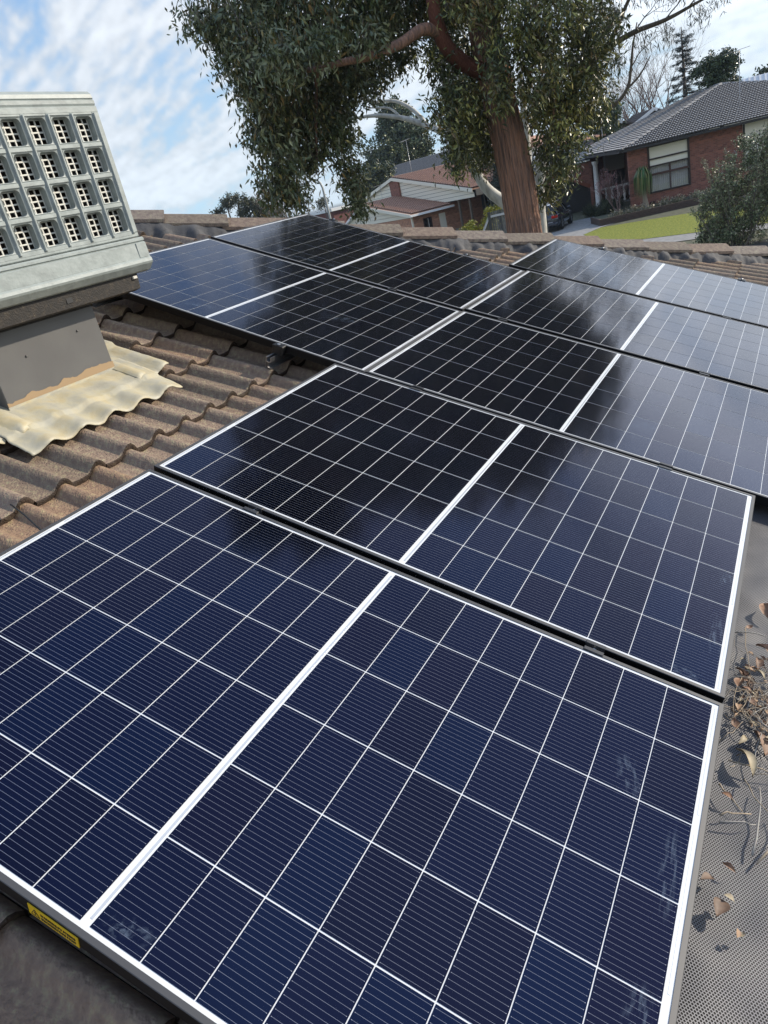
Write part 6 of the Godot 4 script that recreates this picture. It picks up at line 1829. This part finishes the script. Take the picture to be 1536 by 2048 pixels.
func build_car() -> void:
	var o := Vector3(-11.50, -3.39, -42.9)
	var b := Basis(Vector3.UP, deg_to_rad(4.0))
	var t := thing("parked_car", "dark navy station wagon parked nose in at the garage door", "car", o, b)
	var paint := mat(0.018, 0.022, 0.034, 0.25)
	paint.clearcoat_enabled = true
	paint.clearcoat_roughness = 0.03
	# cross sections from the tail (z = 0) to the nose (z = -4.4): [z, half width, y bottom, y belt]
	var sec := [[0.0, 0.70, 0.42, 0.78], [-0.10, 0.82, 0.30, 0.92], [-0.5, 0.89, 0.24, 0.96], [-1.4, 0.90, 0.22, 0.94], [-2.6, 0.90, 0.22, 0.92], [-3.3, 0.89, 0.22, 0.88], [-4.0, 0.85, 0.26, 0.76], [-4.3, 0.74, 0.34, 0.64], [-4.4, 0.60, 0.42, 0.56]]
	var st := st_new(true)
	var rings := []
	for s in sec:
		var w: float = s[1]
		var y0: float = s[2]
		var y1: float = s[3]
		var ring := []
		for p in [[-0.86, 0.0], [-1.0, 0.18], [-1.0, 0.62], [-0.97, 0.86], [-0.86, 1.0], [0.86, 1.0], [0.97, 0.86], [1.0, 0.62], [1.0, 0.18], [0.86, 0.0]]:
			ring.append(Vector3(p[0] * w, lerpf(y0, y1, p[1]), s[0]))
		rings.append(ring)
	for i in rings.size() - 1:
		for k in 10:
			quad_out(st, rings[i][k], rings[i][(k + 1) % 10], rings[i + 1][(k + 1) % 10], rings[i + 1][k], Vector3(0, 0.6, sec[i][0] - 0.2))
	for e in [0, rings.size() - 1]:
		for k in range(1, 9): tri_out(st, rings[e][0], rings[e][k], rings[e][k + 1], Vector3(0, 0.6, -2.0))
	part("body", done(st), paint, t)
	# cabin: belt, shoulder and roof outlines from tail to windscreen
	var cb := [[-0.12, 0.78, 0.90], [-0.10, 0.74, 1.05], [-0.42, 0.60, 1.42], [-0.9, 0.60, 1.47], [-1.9, 0.60, 1.47], [-2.4, 0.58, 1.40], [-3.15, 0.76, 0.93]]
	var ca := st_new(true)
	var roof := [[-0.40, 0.62, 1.41], [-0.75, 0.63, 1.455], [-1.5, 0.63, 1.475], [-2.1, 0.62, 1.45], [-2.42, 0.60, 1.40]]
	var belt := [[-0.10, 0.80, 0.93], [-0.7, 0.84, 0.94], [-1.5, 0.85, 0.93], [-2.4, 0.84, 0.92], [-3.15, 0.78, 0.90]]
	for i in 4:
		for sd in [-1, 1]:
			quad_out(ca, Vector3(sd * belt[i][1], belt[i][2], belt[i][0]), Vector3(sd * belt[i + 1][1], belt[i + 1][2], belt[i + 1][0]), Vector3(sd * roof[i + 1][1], roof[i + 1][2], roof[i + 1][0]), Vector3(sd * roof[i][1], roof[i][2], roof[i][0]), Vector3(0, 1.1, -1.6))
	quad_out(ca, Vector3(-0.8, 0.93, -0.10), Vector3(0.8, 0.93, -0.10), Vector3(0.62, 1.41, -0.40), Vector3(-0.62, 1.41, -0.40), Vector3(0, 1.1, -1.6))
	quad_out(ca, Vector3(-0.78, 0.90, -3.15), Vector3(0.78, 0.90, -3.15), Vector3(0.60, 1.40, -2.42), Vector3(-0.60, 1.40, -2.42), Vector3(0, 1.1, -1.6))
	part("window", done(ca), M.glass, t)
	var rf := st_new(true)
	for i in 4:
		quad_out(rf, Vector3(-roof[i][1], roof[i][2] + 0.012, roof[i][0]), Vector3(roof[i][1], roof[i][2] + 0.012, roof[i][0]), Vector3(roof[i + 1][1], roof[i + 1][2] + 0.012, roof[i + 1][0]), Vector3(-roof[i + 1][1], roof[i + 1][2] + 0.012, roof[i + 1][0]), Vector3(0, 1.1, -1.6))
	part("car_roof", done(rf), paint, t)
	var pl := st_new()
	for sd in [-1, 1]:
		bar(pl, Vector3(sd * 0.83, 0.94, -0.12), Vector3(sd * 0.625, 1.43, -0.42), 0.10, 0.06, Vector3(sd, 0.4, 0))
		bar(pl, Vector3(sd * 0.855, 0.94, -1.55), Vector3(sd * 0.645, 1.46, -1.50), 0.07, 0.04, Vector3(sd, 0.4, 0))
		bar(pl, Vector3(sd * 0.79, 0.92, -3.12), Vector3(sd * 0.615, 1.42, -2.42), 0.08, 0.05, Vector3(sd, 0.4, 0))
		bar(pl, Vector3(sd * 0.64, 1.45, -0.42), Vector3(sd * 0.64, 1.46, -2.42), 0.06, 0.05)
	part("pillar", done(pl), paint, t)
	var rr := st_new()
	for sd in [-1, 1]: bar(rr, Vector3(sd * 0.56, 1.53, -0.55), Vector3(sd * 0.56, 1.53, -2.0), 0.035, 0.03)
	part("roof_rail", done(rr), mat(0.6, 0.6, 0.6, 0.3, 0.9), t)
	for sd in [-1, 1]:
		var q := st_new()
		box(q, Vector3(sd * 0.66, 0.80, -0.035), Vector3(0.34, 0.15, 0.12), 0.03, Basis(Vector3.UP, sd * 0.35))
		part("tail_lamp", done(q), mat(0.5, 0.012, 0.012, 0.15), t)
	part("boot_trim", bmesh(Vector3(0, 0.52, 0.012), Vector3(1.1, 0.05, 0.03), 0.01), mat(0.5, 0.5, 0.5, 0.2, 0.9), t)
	part("number_plate", bmesh(Vector3(0, 0.62, 0.006), Vector3(0.37, 0.12, 0.02)), mat(0.6, 0.6, 0.6, 0.5), t)
	part("rear_bumper", bmesh(Vector3(0, 0.40, -0.06), Vector3(1.62, 0.22, 0.22), 0.07), paint, t)
	for sd in [-1, 1]:
		var mi := st_new()
		box(mi, Vector3(sd * 0.97, 1.0, -2.75), Vector3(0.20, 0.13, 0.12), 0.04)
		part("wing_mirror", done(mi), paint, t)
		for z in [-0.85, -3.5]:
			var wh := thing_part("wheel", t)
			wh.transform = Transform3D(Basis(Vector3.BACK, PI / 2), Vector3(sd * 0.80, 0.32, z))
			part("tyre", lathe([[0.20, -0.11], [0.30, -0.11], [0.325, -0.08], [0.325, 0.08], [0.30, 0.11], [0.20, 0.11]], 24), mat(0.012, 0.012, 0.012, 0.8), wh)
			part("rim", lathe([[0.0, -0.09], [0.05, -0.095], [0.21, -0.085], [0.21, 0.085], [0.05, 0.095], [0.0, 0.09]], 20), mat(0.30, 0.30, 0.31, 0.35, 0.7), wh)
			var sp := st_new()
			for k in 5:
				for q in [-1, 1]: bar(sp, Vector3(0, q * 0.10, 0), Vector3(cos(TAU * k / 5.0) * 0.20, q * 0.10, sin(TAU * k / 5.0) * 0.20), 0.05, 0.02)
			part("spokes", done(sp), mat(0.5, 0.5, 0.5, 0.3, 0.8), wh)
			var ar := st_new()
			for k in 10:
				var a0 := PI * k / 10.0
				var a1 := PI * (k + 1) / 10.0
				bar(ar, Vector3(sd * 0.885, 0.33 + 0.37 * sin(a0), z + 0.37 * cos(a0)), Vector3(sd * 0.885, 0.33 + 0.37 * sin(a1), z + 0.37 * cos(a1)), 0.05, 0.05, Vector3.RIGHT)
			part("wheel_arch", done(ar), M.dark, t)

var brick_far: StandardMaterial3D

func _ready() -> void:
	set_view()
	RB = Basis(Vector3.BACK, -TH)
	make_materials()
	M.slat = mat(0.045, 0.042, 0.040, 0.45)
	M.cap_grey = mat(0.20, 0.195, 0.19, 0.8)
	brick_far = brick_mat(Color(0.20, 0.072, 0.06), Color(0.15, 0.05, 0.045), Color(0.17, 0.12, 0.10))
	build_ground()
	build_roof()
	build_brick_house()
	build_gable_house()
	build_far_buildings()
	build_gum()
	build_ghost_gum()
	build_plants()
	build_panels()
	build_clamps_and_rails()
	build_cooler()
	build_flashing()
	build_net()
	build_litter()
	build_street_things()
	build_car()
